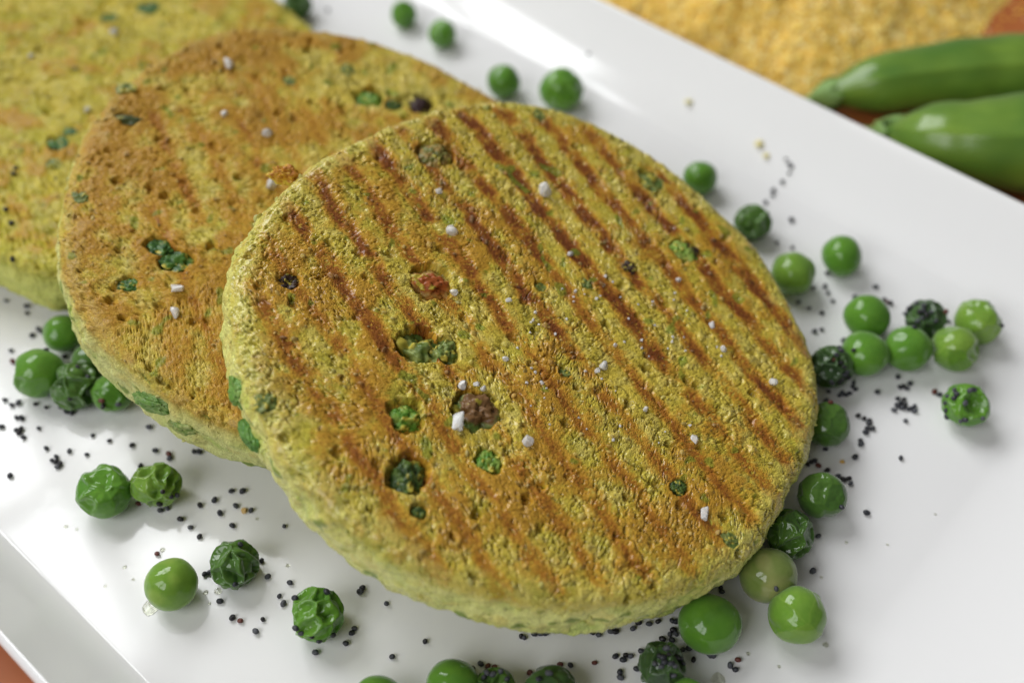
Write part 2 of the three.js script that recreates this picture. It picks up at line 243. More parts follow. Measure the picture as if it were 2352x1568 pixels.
// crust: granules, pits and grill lines share one height and one colour function
function crust(o) {
  const A = o.angle * Math.PI / 180, ca = Math.cos(A), sa = Math.sin(A), Z = o.seed;
  return (x, y, z, side, rho, ny) => {
    const X = x * 1000 + Z, Y = y * 1000, W = z * 1000 - Z * 0.7;                      // millimetres
    const broad = fbm(X / 14, Y / 14, W / 14, 3), mid = fbm(X / 4, Y / 4, W / 4, 3), fine = noise(X / 0.42, Y / 0.42, W / 0.42), finer = noise(X / 0.22, Y / 0.22, W / 0.22);
    const wx = X + 0.5 * noise(X / 1.4, Y / 1.4, W / 1.4), wz = W + 0.5 * noise(W / 1.4, X / 1.4, Y / 1.4);
    const g1 = cells(wx / 2.0, Y / 2.0, wz / 2.0), dome1 = 0.75 - g1.f1, gap1 = g1.f2 - g1.f1, id1 = g1.id, kernel = id1 % 4 === 0 ? smooth(0.44, 0.22, g1.f1) : 0, patch = smooth(-0.32, 0.3, noise(X / 5.5 + 70, Y / 5.5, W / 5.5) + 0.3 * noise(X / 2.2, Y / 2.2 + 30, W / 2.2));   // whole soft grains
    const sponge = 0.62 * noise(wx / 0.8, Y / 0.8, wz / 0.8) + 0.62 * fine + 0.5 * finer, hollows = smooth(-0.26, -0.46, sponge + 0.25 * mid) * (1 - kernel), dome2 = 0.3 + 0.5 * sponge, id2 = PERM[id1 + 31];
    const g3 = cells(X / 3.1 + 9, Y / 3.1, W / 3.1), pit = (g3.id % 100 < o.pits ? smooth(0.30, 0.16, g3.f1 + 0.12 * sponge) : 0) * (1 - side);
    // grill lines
    const q = sa * x * 1000 - ca * z * 1000 + 0.8 * noise(X / 9, 3, W / 9) + 1.1 * mid + 0.4 * noise(X / 1.5, 7, W / 1.5), t = ca * x * 1000 + sa * z * 1000;
    const border = (o.border ?? 0.45) * smooth(0.91, 0.975, rho + 0.16 * mid + 0.05 * broad) * (ny > 0 ? 1 : 0);   // the outermost millimetres hardly touched the pan
    const split = smooth(0.05, 0.0, Math.abs(noise(X / 6 + 11, Y / 6, W / 6) + 0.35 * noise(X / 1.7, Y / 1.7, W / 1.7))) * smooth(0.1, 0.4, noise(X / 9 + 33, Y / 9, W / 9) + 0.35 * border);   // cracks in the crumb
    let stripe = 0, halo = 0;
    for (const [at, t0, t1, k] of o.lines) { const e = Math.abs(q - at) / o.width; if (e < 1.6) { const w = smooth(1.45, 0.2, e + 0.2 * fine + 0.3 * mid) * smooth(t0 - 4, t0 + 2, t + 3 * mid) * smooth(t1 + 4, t1 - 2, t + 3 * mid) * k; if (w > stripe) stripe = w; } if (e < 2.4) { const w = smooth(2.3, 0.9, e + 0.7 * mid) * smooth(t0 - 4, t0 + 2, t) * smooth(t1 + 4, t1 - 2, t) * k; if (w > halo) halo = w; } }
    halo *= 1 - border; stripe *= (1 - 0.65 * hollows) * (1 - side) * (1 - border) * clamp(0.9 + 1.6 * mid + 0.6 * broad + 0.75 * noise(X / 3, 11, W / 3));
    const rough = lerp(0.5, 1.25, patch) * lerp(1, 0.4, clamp(stripe * 1.2)) * lerp(1, 0.22, side) * (1 - 0.35 * border), hole = pit * (1 - stripe);
    const crumble = 0.22 * dome1 + 0.15 * sponge * (1 - 0.7 * kernel) + 0.30 * kernel - 0.48 * hollows - 0.30 * smooth(0.14, 0.0, gap1) * (id1 % 3 === 0 ? 1 : 0.25), pressed = lerp(crumble > 0.06 ? 0.06 + (crumble - 0.06) * 0.3 : crumble, crumble, Math.max(side, 0.2 * border, 0.8 * kernel));   // the pan has flattened what stood proud
    const d = ((0.55 + 0.7 * side) * broad + (0.28 + 0.9 * side) * mid + 0.4 * side * dome1 + rough * pressed * o.relief * 1.15 - 0.26 * stripe - 0.8 * hole - 0.4 * split - 0.2) * 0.001;
    // colour
    let c = mix3(C.yellow, C.green, smooth(-0.25, 0.35, broad + 0.25 * noise(X / 2.3, 5, W / 2.3) + o.greener));
    c = mix3(c, kernel > 0.1 ? C.pale : id1 % 5 === 1 ? C.olive : id2 % 4 === 0 ? C.pale : C.yellow, 0.42);
    c = mix3(c, C.olive, 0.4 * smooth(0.1, 0.5, noise(X / 0.8, Y / 0.8, W / 0.8 + 4)) + 0.4 * smooth(0.0, 0.4, noise(X / 1.9, Y / 1.9 + 8, W / 1.9) + 0.2 * fine)); c = mix3(c, C.pale, 0.45 * smooth(0.1, 0.42, noise(X / 1.5 + 60, Y / 1.5, W / 1.5) + 0.2 * finer));
    const bake = clamp(o.bake + 1.9 * broad + 1.6 * mid + 0.35 * (dome1 + dome2 - 0.6) + 0.25 * fine + (o.bakeAt ? o.bakeAt(x * 1000, z * 1000) : 0) - 0.7 * border);
    c = mix3(c, C.gold, smooth(0.15, 0.9, bake) * (1 - side) * 0.85);
    c = mix3(c, C.brown, smooth(0.75, 1.35, bake + 0.25 * finer) * (1 - side) * o.brown);
    c = mix3(c, C.gold, 0.4 * halo * (1 - side) * smooth(-0.5, 0.3, sponge));
    if (stripe > 0.02) { const k = clamp(stripe + 0.22 * fine + 0.12 * finer); c = mix3(c, C.gold, smooth(0.05, 0.3, k) * 0.9); c = mix3(c, C.brown, smooth(0.22, 0.68, k)); c = mix3(c, C.dark, 0.9 * smooth(0.56, 0.98, k + 0.3 * mid + 0.15 * noise(X / 2, 8, W / 2))); c = mix3(c, C.char, 0.75 * smooth(0.5, 0.75, noise(X / 1.6, 2, W / 1.6) * clamp(stripe * 1.3))); }
    const skin = Math.max(side, 0.6 * border); if (skin > 0) { let e = mix3(C.side, C.sideGreen, smooth(-0.05, 0.45, fbm(X / 5, Y / 3, W / 5 + 20, 3))); e = mix3(e, id1 % 4 === 0 ? C.pale : C.side, 0.35); e = mix3(e, C.leaf, 0.8 * smooth(0.42, 0.5, noise(X / 3.2, Y / 2.2, W / 3.2 + 50))); e = mix3(e, C.gold, 0.28 * smooth(0.15, 0.5, fbm(X / 3, Y / 3, W / 3, 2) + 0.15 * fine)); c = mix3(c, e, skin); }
    c = mix3(c, C.leaf, 0.6 * (1 - side) * smooth(0.56, 0.62, noise(X / 2.6 + 40, Y, W / 2.6) + 0.08 * fine));
    if (o.tint) c = [c[0] * o.tint[0], c[1] * o.tint[1], c[2] * o.tint[2]];
    return { d, color: c };
  };
}
function localOf({ c, n }, px, py, y = RHO) {      // pixel -> place on a patty's top, in the patty's own axes
  const nrm = V(...n).normalize(), ax = V(1, 0, 0).addScaledVector(nrm, -nrm.x).normalize(), bz = ax.clone().cross(nrm), d = rayOf(px, py), o = camera.position.clone().sub(V(...c)), s = (y - o.dot(nrm)) / d.dot(nrm); o.addScaledVector(d, s);
  return V(o.dot(ax), y, o.dot(bz));
}
const FRONT = { c: [0.00312, 0.01724, 0.01402], n: [0.27771, 0.95761, 0.07661], outline: [449, 442, 432, 439, 441, 439, 441, 442, 446, 446, 444, 443, 447, 434, 426, 418, 428, 449, 459, 454, 446, 436, 442, 439] };
const MIDDLE = { c: [-0.02858, 0.01349, -0.01305], n: [0.18644, 0.98124, 0.04906], outline: [452, 452, 452, 452, 452, 452, 454, 457, 452, 451, 446, 441, 434, 442, 454, 471, 481, 460, 447, 432, 418, 424, 454, 455] };
const REAR = { c: [-0.07527, 0.00792, -0.04912], n: [0.05989, 0.9982, 0], outline: [451, 450, 450, 450, 449, 454, 460, 428, 432, 454, 454, 451, 450, 450, 450, 450, 450, 450, 451, 453, 450, 433, 437, 451] };
const PX = 0.0000735;                              // metres for one pixel of the 2352 grid on the front patty
// what is baked into the patties: [pixel x, pixel y, radius in pixels, kind, sinks by this share of its radius, hole around it]
const EMBEDDED = [
  [FRONT, 1003, 350, 40, 'brown pea', 0.35, 1.25], [FRONT, 1576, 572, 42, 'scorched pea', 0.25, 1.12], [FRONT, 990, 642, 42, 'baked pea', 0.45, 1.45], [FRONT, 962, 790, 60, 'mashed pea', 0.5, 1.05], [FRONT, 1024, 800, 38, 'mashed pea', 0.5, 1.1],
  [FRONT, 934, 952, 40, 'pea', 0.5, 1.3], [FRONT, 1097, 938, 58, 'split pea', 0.4, 1.18], [FRONT, 941, 1088, 46, 'dark pea', 0.5, 1.28], [FRONT, 1126, 1056, 34, 'pea', 0.55, 1.25], [FRONT, 1562, 1116, 22, 'dark pea', 0.3, 1.3],
  [FRONT, 1495, 412, 38, 'herb', 0.2, 1.0], [FRONT, 1682, 1236, 24, 'herb', 0.3, 1.0], [FRONT, 664, 640, 24, 'char', 0.3, 1.3], [FRONT, 1450, 610, 17, 'char', 0.1, 1.0], [FRONT, 1242, 655, 16, 'herb', 0.8, 1.3], [FRONT, 1300, 852, 15, 'herb', 0.8, 1.5], [FRONT, 965, 1172, 20, 'dark pea', 0.9, 1.3], [FRONT, 616, 920, 26, 'herb', 0.2, 1], [FRONT, 1350, 650, 15, 'herb', 0.3, 1.1], [FRONT, 1240, 262, 16, 'herb', 0.2, 1],
  [MIDDLE, 365, 560, 30, 'leaf', 0.5, 1.2], [MIDDLE, 405, 592, 38, 'leaf', 0.5, 1.25], [MIDDLE, 298, 270, 22, 'strip', 0.1, 1.2], [MIDDLE, 288, 198, 18, 'herb', 0.1, 1], [MIDDLE, 958, 232, 44, 'burnt pea', 0.3, 1.15], [MIDDLE, 905, 238, 22, 'dark pea', 0.3, 1.2], [MIDDLE, 848, 218, 38, 'pea', 0.85, 1.1], [MIDDLE, 184, 450, 18, 'herb', 0.2, 1.1], [MIDDLE, 296, 648, 24, 'leaf', 0.8, 1.3], [MIDDLE, 800, 155, 16, 'herb', 0.3, 1.2], [MIDDLE, 665, 180, 14, 'herb', 0.3, 1.2],
  [REAR, 132, 325, 30, 'leaf', 0.3, 1.1], [REAR, 160, 300, 18, 'leaf', 0.2, 1.1], [REAR, 340, 14, 28, 'leaf', 0.3, 1.1], [REAR, 250, 38, 20, 'leaf', 0.3, 1.1], [REAR, 122, 372, 22, 'herb', 0.3, 1],
];
const pitsOf = (spec) => EMBEDDED.filter((e) => e[0] === spec).map(([s, px, py, r, kind, sink, hole]) => { const p = localOf(s, px, py), m = r * PX * depthOf(onLevel(px, py, 0.02)) / 0.19; return { x: p.x, z: p.z, r: m * hole * 0.78, depth: Math.min(0.0019, m * (0.3 + sink * 0.35)) }; });
// the photograph's grill lines: [distance across, start, end, strength], millimetres
const L = (k, ...runs) => runs.map(([a, b, s]) => [0.6 + 6.05 * k, a, b, s]);
const frontLines = [...L(-6, [-22, 30, 0.66]), ...L(-5, [-28, 32, 0.56]), ...L(-4, [-33, 0, 0.76], [0, 35, 0.54]), ...L(-3, [-37, 2, 0.82], [2, 37, 0.54]), ...L(-2, [-40, -4, 0.7], [0, 39, 0.54]), ...L(-1, [-40, 0, 0.88], [4, 41, 0.56]), ...L(0, [-42, -26, 0.68], [-23, 4, 1.0], [5, 41, 0.6]), ...L(1, [-40, -8, 0.88], [-8, 40, 0.6]), ...L(2, [-40, 14, 1.1], [13, 40, 0.62]), ...L(3, [-38, 2, 1.1], [1, 38, 0.72]), ...L(4, [-33, -8, 0.95], [-7, 34, 0.74]), ...L(5, [-29, -18, 0.75], [-14, 14, 1.05], [13, 30, 0.72]), ...L(6, [-16, 24, 0.96])];
const bump2 = (x, z, cx, cz, r) => Math.exp(-((x - cx) ** 2 + (z - cz) ** 2) / (r * r));
const front = makePatty({ name: 'patty', label: 'grill-striped pea patty lying on top of the other two', ...FRONT, N: 600, crumbs: 1700, pits: pitsOf(FRONT),
  look: crust({ seed: 17, angle: 54, lines: frontLines, width: 1.45, relief: 0.6, pits: 26, greener: 0.02, bake: 0.24, brown: 0.75, bakeAt: (x, z) => 0.35 * bump2(x, z, -8, 32, 14) + 0.2 * bump2(x, z, 10, 34, 12) + 0.15 * bump2(x, z, -32, 0, 12) }) });
const middle = makePatty({ name: 'patty', label: 'browned pea patty wedged between the striped one and the rear one', ...MIDDLE, dull: true, N: 400, crumbs: 1200, pits: pitsOf(MIDDLE),
  look: crust({ seed: 61, angle: 62, lines: [[-28, -10, 26, 0.5], [-22, -30, -6, 0.58], [-22, 6, 20, 0.4], [-15.5, -34, 26, 0.42], [-9, -24, 14, 0.55], [-3, -36, -8, 0.42], [3, -34, -6, 0.45]], width: 1.3, relief: 0.6, pits: 30, tint: [0.92, 0.93, 1.1], greener: -0.05, border: 0.3, bake: 0.84, brown: 0.95, bakeAt: (x, z) => { const rim = Math.hypot(x, z) / 45; return 0.35 * smooth(0.72, 0.92, rim) - 0.8 * bump2(x, z, 12, -24, 13) - 0.25 * bump2(x, z, -20, 6, 12); } }) });
const rear = makePatty({ name: 'patty', label: 'greenish yellow pea patty at the bottom of the overlapping row', ...REAR, dull: true, N: 280, crumbs: 700, pits: pitsOf(REAR),
  look: crust({ seed: 133, angle: 110, lines: [], width: 1.3, relief: 0.85, pits: 14, tint: [0.86, 0.86, 0.7], greener: 0.1, bake: 0.2, brown: 0.5, bakeAt: (x, z) => 0.9 * bump2(x, z, 27, -14, 5) + 0.8 * bump2(x, z, 42, -24, 5) + 0.2 * bump2(x, z, -5, -12, 14) }) });

// lumpy ball used for embedded peas, herbs and scraps
function ball(detail, fn, colorFn) {
  const g = mergeVertices(new THREE.IcosahedronGeometry(1, detail).deleteAttribute('uv').deleteAttribute('normal'), 1e-5), p = g.attributes.position, col = new Float32Array(p.count * 3);
  for (let i = 0; i < p.count; i++) { const v = V().fromBufferAttribute(p, i), c = colorFn(v); v.copy(fn(v)); p.setXYZ(i, v.x, v.y, v.z); col.set(c, i * 3); }
  g.setAttribute('color', new THREE.BufferAttribute(col, 3)); g.computeVertexNormals(); return g;
}
const wetMat = new THREE.MeshPhysicalMaterial({ vertexColors: true, roughness: 0.65, specularIntensity: 0.5, clearcoat: 0.3, clearcoatRoughness: 0.22 });
const KINDS = {
  'pea': { a: [0.07, 0.19, 0.010], b: [0.22, 0.33, 0.05], batter: 0.30 }, 'brown pea': { a: [0.13, 0.14, 0.025], b: [0.34, 0.22, 0.06], batter: 0.35 }, 'scorched pea': { a: [0.19, 0.32, 0.04], b: [0.33, 0.42, 0.09], spot: [0.03, 0.012, 0.008], at: [0.75, 0.55, -0.45], batter: 0.15 },
  'baked pea': { a: [0.42, 0.27, 0.08], b: [0.44, 0.19, 0.035], spot: [0.32, 0.075, 0.012], at: [0.05, 1, 0.1], batter: 0.2 }, 'mashed pea': { a: [0.08, 0.135, 0.018], b: [0.25, 0.30, 0.08], batter: 0.5 }, 'split pea': { a: [0.10, 0.17, 0.03], b: [0.27, 0.34, 0.12], spot: [0.17, 0.085, 0.028], at: [0.1, 1, -0.1], batter: 0.3 },
  'dark pea': { a: [0.022, 0.05, 0.007], b: [0.085, 0.14, 0.018], batter: 0.2 }, 'burnt pea': { a: [0.025, 0.03, 0.014], b: [0.12, 0.04, 0.02], spot: [0.03, 0.012, 0.012], at: [0.3, 1, 0], batter: 0.25 }, 'herb': { a: [0.09, 0.14, 0.025], b: [0.20, 0.23, 0.06], batter: 0.55 }, 'leaf': { a: [0.02, 0.075, 0.012], b: [0.07, 0.17, 0.02], batter: 0.25 }, 'char': { a: [0.02, 0.012, 0.01], b: [0.06, 0.03, 0.015], batter: 0.3 }, 'strip': { a: [0.045, 0.065, 0.02], b: [0.10, 0.12, 0.04], batter: 0.2 },
};
EMBEDDED.forEach(([spec, px, py, r, kind, sink], i) => {
  const f = spec === FRONT ? front : spec === MIDDLE ? middle : rear, k = KINDS[kind], m = r * PX * depthOf(onLevel(px, py, 0.02)) / 0.19, p = localOf(spec, px, py), isPea = /pea/.test(kind), mashed = kind === 'mashed pea' || kind === 'split pea';
  const flat = isPea ? 0.85 : kind === 'char' ? 0.6 : 0.4, long = kind === 'strip' ? 2.6 : kind === 'leaf' ? 1.15 : 1;
  const oval = isPea ? rr(0.86, 1.2) : 1, wob = isPea ? (mashed ? 0.5 : 0.3) : 0.8, at = k.at ? V(...k.at).normalize() : null, stuck = (v) => smooth(0.30, 0.42, 0.02 + fbm(v.x * 1.9 + i * 5, v.y * 1.9, v.z * 1.9 + 9, 3) * 1.2 + k.batter * 0.3);
  const g = ball(mashed ? 20 : 16, (v) => { const fold = Math.abs(noise(v.x * 2.4 + i, v.y * 2.4, v.z * 2.4 - i)); const e = 1 + wob * fbm(v.x * 1.7 + i * 3, v.y * 1.7, v.z * 1.7, 3) * 1.5 - (mashed ? 0.05 : isPea ? 0.12 : 0.03) * smooth(0.16, 0.0, fold) + 0.03 * noise(v.x * 7, v.y * 7, v.z * 7 + i) + 0.09 * stuck(v) + 0.05 * stuck(v) * noise(v.x * 13, v.y * 13, v.z * 13); return V(v.x * e * m * long * oval, v.y * e * m * flat, v.z * e * m / Math.sqrt(long) / oval); },
    (v) => { let c = mix3(k.a, k.b, smooth(-0.35, 0.4, fbm(v.x * 2.2 + i, v.y * 2.2, v.z * 2.2 + 4, 4) * 1.6)); if (k.spot) c = mix3(c, k.spot, smooth(0.55, 0.78, v.dot(at) + 0.3 * fbm(v.x * 3, v.y * 3, v.z * 3 + i, 3))); return mix3(c, mix3(C.yellow, C.olive, 0.7 + noise(v.x * 6, v.y * 6, v.z * 6)), stuck(v) * 0.9); });
  const o = mesh(isPea ? 'embedded_pea' : kind === 'char' ? 'charred_bit' : 'herb_piece', g, wetMat, f.root);
  g.computeBoundingBox(); o.position.set(p.x, RHO + (isPea ? 0.0006 : 0.0002) - sink * (isPea ? 0.0009 : 0.0006) - g.boundingBox.max.y, p.z); if (kind === 'strip') o.rotation.y = 0.25;
  o.userData.label = { 'pea': 'fresh green pea baked into the crust', 'brown pea': 'olive brown pea in a hollow of the crust', 'scorched pea': 'green pea with a scorched black side', 'baked pea': 'pea baked reddish brown', 'mashed pea': 'crushed green pea', 'split pea': 'large split pea with brown middle', 'dark pea': 'dark green pea deep in a hole', 'burnt pea': 'nearly black burnt pea', 'herb': 'grey green scrap of herb', 'leaf': 'dark green scrap of leaf', 'char': 'black charred bit', 'strip': 'dark strip of herb at the edge' }[kind];
});
// pea skins showing in the sides of the patties, and a flake of crust standing off the edge
function skinPatch(f, deg, y, w, h, color, label) {
  const t = deg * Math.PI / 180, R = f.radius(t), g = ball(26, (v) => { const e = 1 + 0.55 * fbm(v.x * 1.5 + deg, v.y * 1.5, v.z * 1.5, 3) - 0.12 * smooth(0.1, 0, Math.abs(noise(v.x * 1.6, v.y * 1.6 + deg, 3))); return V(v.x * e * w, v.y * e * h, v.z * e * 0.0012); }, (v) => mix3(color, [color[0] * 2, color[1] * 1.45, color[2] * 2.4], smooth(-0.3, 0.4, fbm(v.x * 2 + deg, v.y * 2, v.z * 2, 3) * 1.6)));
  const o = mesh('pea_skin', g, wetMat, f.root); o.position.set(Math.cos(t) * (R - 0.0004), y, Math.sin(t) * (R - 0.0004)); o.rotation.set(0, Math.PI / 2 - t, 0); o.rotateZ(0.35); o.rotateX(-0.25); o.userData.label = label;
}
skinPatch(front, 158, 0.0004, 0.0030, 0.0021, [0.10, 0.23, 0.03], 'bright green pea skin bulging out of the side');
skinPatch(front, 150.5, -0.0018, 0.0029, 0.0016, [0.06, 0.18, 0.02], 'darker folded pea skin in the side');
skinPatch(middle, 121, 0.0012, 0.0034, 0.0016, [0.10, 0.21, 0.035], 'green pea skin in the side');
skinPatch(middle, 114, 0.0006, 0.0024, 0.0014, [0.17, 0.26, 0.05], 'paler pea skin in the side');
{
  const p = localOf(FRONT, 655, 404, 0.002), g = ball(24, (v) => { const e = 1 + 0.9 * fbm(v.x * 1.8 + 4, v.y * 1.8, v.z * 1.8, 4) + 0.1 * noise(v.x * 9, v.y * 9, v.z * 9); return V(v.x * e * 0.0024, v.y * e * 0.0014, v.z * e * 0.0013); }, (v) => mix3(mix3(C.yellow, C.gold, smooth(-0.2, 0.2, v.y + 0.6 * noise(v.x * 3, v.y * 3, v.z * 3))), C.brown, smooth(0.1, 0.5, v.y * 0.6 + noise(v.x * 5, v.y * 5, v.z * 5))));
  const o = mesh('crust_flake', g, wetMat, front.root); o.position.copy(p); o.userData.label = 'ragged orange flake of crust standing off the edge';
}

// ------------------------------------------------------------------ peas
const peaMat = new THREE.MeshPhysicalMaterial({ vertexColors: true, roughness: 0.95, clearcoat: 1, clearcoatRoughness: 0.06, transmission: 0.25, thickness: 0 });
const GREENS = { fresh: [[0.075, 0.25, 0.003], [0.15, 0.36, 0.012]], light: [[0.13, 0.31, 0.009], [0.26, 0.43, 0.04]], pale: [[0.14, 0.25, 0.02], [0.33, 0.37, 0.10]], deep: [[0.04, 0.13, 0.003], [0.09, 0.22, 0.009]], dark: [[0.018, 0.065, 0.006], [0.06, 0.16, 0.012]] };
const peas = [];
function pea(px, py, dpx, skin, green, label, opt = {}) {
  // size from the picture, standing on the plate
  let r = 0.004, p; for (let i = 0; i < 8; i++) { p = onPlate(px, py, r * 0.97); r = clamp(dpx / 2 * depthOf(p) / FOCAL, 0.0024, 0.0052); }
  const id = peas.length * 7.3 + 1.7, pts = [], count = skin === 'ridged' ? 10 : skin === 'wrinkled' ? 19 : skin === 'hollow' ? 12 : 0;
  for (let i = 0, tries = 0; i < count && tries < 400; tries++) { const v = V(rr(-1, 1), rr(-1, 1), rr(-1, 1)); if (v.length() > 1 || v.length() < 0.1) continue; v.normalize(); const least = (skin === 'wrinkled' ? 0.42 : 0.55) * (1 - tries / 500); if (pts.some((q) => q.angleTo(v) < least)) continue; pts.push(v); i++; }
  const stretch = V(rr(0.95, 1.07), rr(0.90, 1.0), rr(0.95, 1.07)), deep = skin === 'ridged' ? 0.12 : skin === 'wrinkled' ? 0.30 : 0.13, width = skin === 'wrinkled' ? 0.33 : 0.42, turn = V(rr(-1, 1), rr(-1, 1), rr(-1, 1)).normalize(), dentAt = opt.dent ? V(...opt.dent).normalize() : null;
  const near = (v) => { const w = V(v.x + 0.13 * noise(v.x * 2.2 + id, v.y * 2.2, v.z * 2.2), v.y + 0.13 * noise(v.x * 2.2, v.y * 2.2 + id, v.z * 2.2), v.z + 0.13 * noise(v.x * 2.2, v.y * 2.2, v.z * 2.2 + id)).normalize(); let a = 9, b = 9, k = 0; for (let i = 0; i < pts.length; i++) { const d = Math.acos(clamp(w.dot(pts[i]), -1, 1)); if (d < a) { b = a; a = d; k = i; } else if (d < b) b = d; } return [b - a, k, a]; };
  const depthVar = pts.map(() => skin === 'ridged' && rnd() < 0.35 ? 0.1 : rr(0.35, 1.3));
  const shape = (v) => {                            // radius in a direction, 1 = full
    let e = 1 + 0.06 * noise(v.x * 1.2 + id, v.y * 1.2, v.z * 1.2) - 0.025 * smooth(0.9, 1, v.dot(turn)) + 0.006 * noise(v.x * 6, v.y * 6 + id, v.z * 6);
    if (count) { const [g, k] = near(v); e += 0.03 - deep * depthVar[k] * smooth(0.0, width, g + 0.08 * noise(v.x * 4, v.y * 4 - id, v.z * 4)) * (0.45 + 0.8 * smooth(-0.3, 0.35, noise(v.x * 1.4 + id, v.y * 1.4 + 5, v.z * 1.4))); if (skin === 'hollow' && k === opt.cell) e -= 0.3 * smooth(0.05, 0.3, g); }
    if (dentAt) e -= (skin === 'hollow' ? 0.5 : 0.17) * smooth(skin === 'hollow' ? 0.8 : 0.72, skin === 'hollow' ? 0.9 : 0.98, v.dot(dentAt) + 0.05 * noise(v.x * 4, v.y * 4, v.z * 4 + id));
    return e;
  };
  const [ca, cb] = GREENS[green], tone = pts.map(() => rr(-0.25, 0.25));
  const g = ball(skin === 'smooth' ? 18 : 30, (v) => { const e = shape(v) * r; return V(v.x * e * stretch.x, v.y * e * stretch.y, v.z * e * stretch.z); }, (v) => {
    let t = 0.4 + 0.5 * fbm(v.x * 1.2 + id, v.y * 1.2, v.z * 1.2, 3) + 0.12 * noise(v.x * 8, v.y * 8, v.z * 8 + id);
    if (opt.blotch) t += 0.8 * smooth(0.1, 0.5, noise(v.x * 1.1 - id, v.y * 1.1, v.z * 1.1));
    if (count) { const [gap, k] = near(v); t += tone[k] + 0.3 * smooth(0.06, 0.02, gap); }
    return mix3(ca, cb, clamp(t, -0.1, 1.3));
  });
  const o = mesh('pea', g, peaMat, scene, true); o.position.copy(p); tag(o, label, 'pea', 'loose cooked peas on the plate');
  peas.push({ o, p, r, shape, stretch, label, short: opt.short }); return o;
}
pea(143, 766, 88, 'smooth', 'fresh', 'smooth green pea tucked under the browned patty, behind a ridged pea', { short: 'smooth pea tucked under the browned patty' });
pea(88, 858, 115, 'ridged', 'fresh', 'plump green pea with a Y-shaped crease, outermost of the cluster beside the browned patty', { short: 'Y-creased pea' });
pea(172, 887, 108, 'wrinkled', 'deep', 'deeply wrinkled dark green pea in the cluster beside the browned patty', { short: 'wrinkled pea beside the browned patty' });
pea(208, 828, 84, 'smooth', 'deep', 'half-hidden smooth pea behind the wrinkled one, against the browned patty', { short: 'half-hidden smooth pea' });
pea(256, 903, 90, 'ridged', 'fresh', 'dented green pea right under the pea skin of the browned patty', { short: 'dented pea under the pea skin' });
pea(239, 1127, 120, 'ridged', 'fresh', 'green pea with a sunken top touching a wrinkled pale pea', { dent: [0.15, 0.9, 0.2], short: 'pea with a sunken top' });
pea(358, 1113, 108, 'wrinkled', 'light', 'pale wrinkled pea touching a pea with a sunken top', { short: 'pale wrinkled pea' });
pea(393, 1342, 125, 'smooth', 'light', 'round smooth light green pea with a clear droplet at its foot', { blotch: true, short: 'round pea with a droplet' });
pea(538, 1296, 110, 'wrinkled', 'deep', 'angular wrinkled dark pea next to the round pea with a droplet', { short: 'angular wrinkled pea' });
pea(728, 1411, 128, 'wrinkled', 'fresh', 'crinkled green pea ringed by poppy seeds before the striped patty', { short: 'crinkled green pea' });
pea(868, 1612, 118, 'smooth', 'fresh', 'green pea of which only the crown shows, at the front of the plate', { short: 'front pea showing only its crown' });
pea(1040, 1574, 116, 'smooth', 'fresh', 'smooth green pea at the front of the plate beside seed-covered peas', { short: 'smooth front pea' });
pea(1135, 1588, 104, 'wrinkled', 'deep', 'seed-covered wrinkled pea between the smooth front pea and a darker one', { short: 'seed-covered front pea' });
pea(1265, 1588, 122, 'ridged', 'dark', 'dark creased pea with reddish seeds at the front of the plate', { short: 'dark creased front pea' });
pea(1520, 1530, 112, 'wrinkled', 'dark', 'blackish wrinkled pea full of poppy seeds under the striped patty edge', { short: 'blackish pea full of seeds' });
pea(1578, 1605, 96, 'smooth', 'fresh', 'green pea peeping up in front of the blackish seedy pea', { short: 'pea before the blackish pea' });
pea(1630, 1432, 138, 'smooth', 'fresh', 'biggest smooth green pea, right beside the striped patty', { short: 'biggest smooth pea' });
pea(1833, 1412, 128, 'ridged', 'light', 'bright green pea with flat creased side, in front of the pale pea', { short: 'bright flat-sided pea' });
pea(1765, 1320, 128, 'smooth', 'pale', 'pale olive and cream pea between the striped patty and a bright pea', { blotch: true, short: 'pale olive pea' });
pea(1815, 1225, 112, 'wrinkled', 'deep', 'wrinkled green pea pressed against the patty above the pale pea', { short: 'wrinkled pea above the pale pea' });
pea(1888, 1137, 112, 'ridged', 'deep', 'green pea with a deep lengthwise hollow beside the striped patty', { dent: [0.1, 0.8, 0.45], short: 'pea with a lengthwise hollow' });
pea(1900, 975, 104, 'ridged', 'deep', 'dented dark green pea half under the striped patty', { dent: [0.2, 0.85, 0.2], short: 'dented dark pea' });
pea(1908, 842, 104, 'wrinkled', 'dark', 'blackish green shrivelled pea half hidden by the striped patty', { short: 'shrivelled half-hidden pea' });
pea(1987, 813, 107, 'smooth', 'fresh', 'smooth green pea with one poppy seed on top', { short: 'smooth pea with a seed on top' });
pea(1992, 727, 108, 'smooth', 'fresh', 'smooth green pea behind the one carrying a single seed', { short: 'smooth pea behind the one-seed pea' });
pea(2086, 800, 106, 'smooth', 'fresh', 'smooth green pea in the middle of the row, beside a ridged light pea', { short: 'smooth pea in the middle of the row' });
pea(2194, 800, 108, 'ridged', 'light', 'light green ridged pea at the end of the row, touching its twin', { short: 'ridged pea at the end of the row' });
pea(2248, 738, 104, 'ridged', 'light', 'light green ridged pea standing farthest out towards the plate rim', { short: 'ridged pea farthest out' });
pea(2128, 733, 92, 'wrinkled', 'dark', 'dark broken pea crusted with poppy seeds behind the row', { short: 'dark broken pea' });
pea(2220, 930, 102, 'hollow', 'fresh', 'torn open hollow pea with poppy seeds clinging to it, standing alone', { dent: [0.15, 0.8, 0.5], short: 'torn hollow pea' });
pea(1934, 587, 96, 'smooth', 'fresh', 'round glossy pea standing alone on the plate floor near the rim', { short: 'glossy pea standing alone' });
pea(1822, 628, 100, 'smooth', 'light', 'light smooth pea half hidden by the right side of the striped patty', { short: 'light half-hidden smooth pea' });
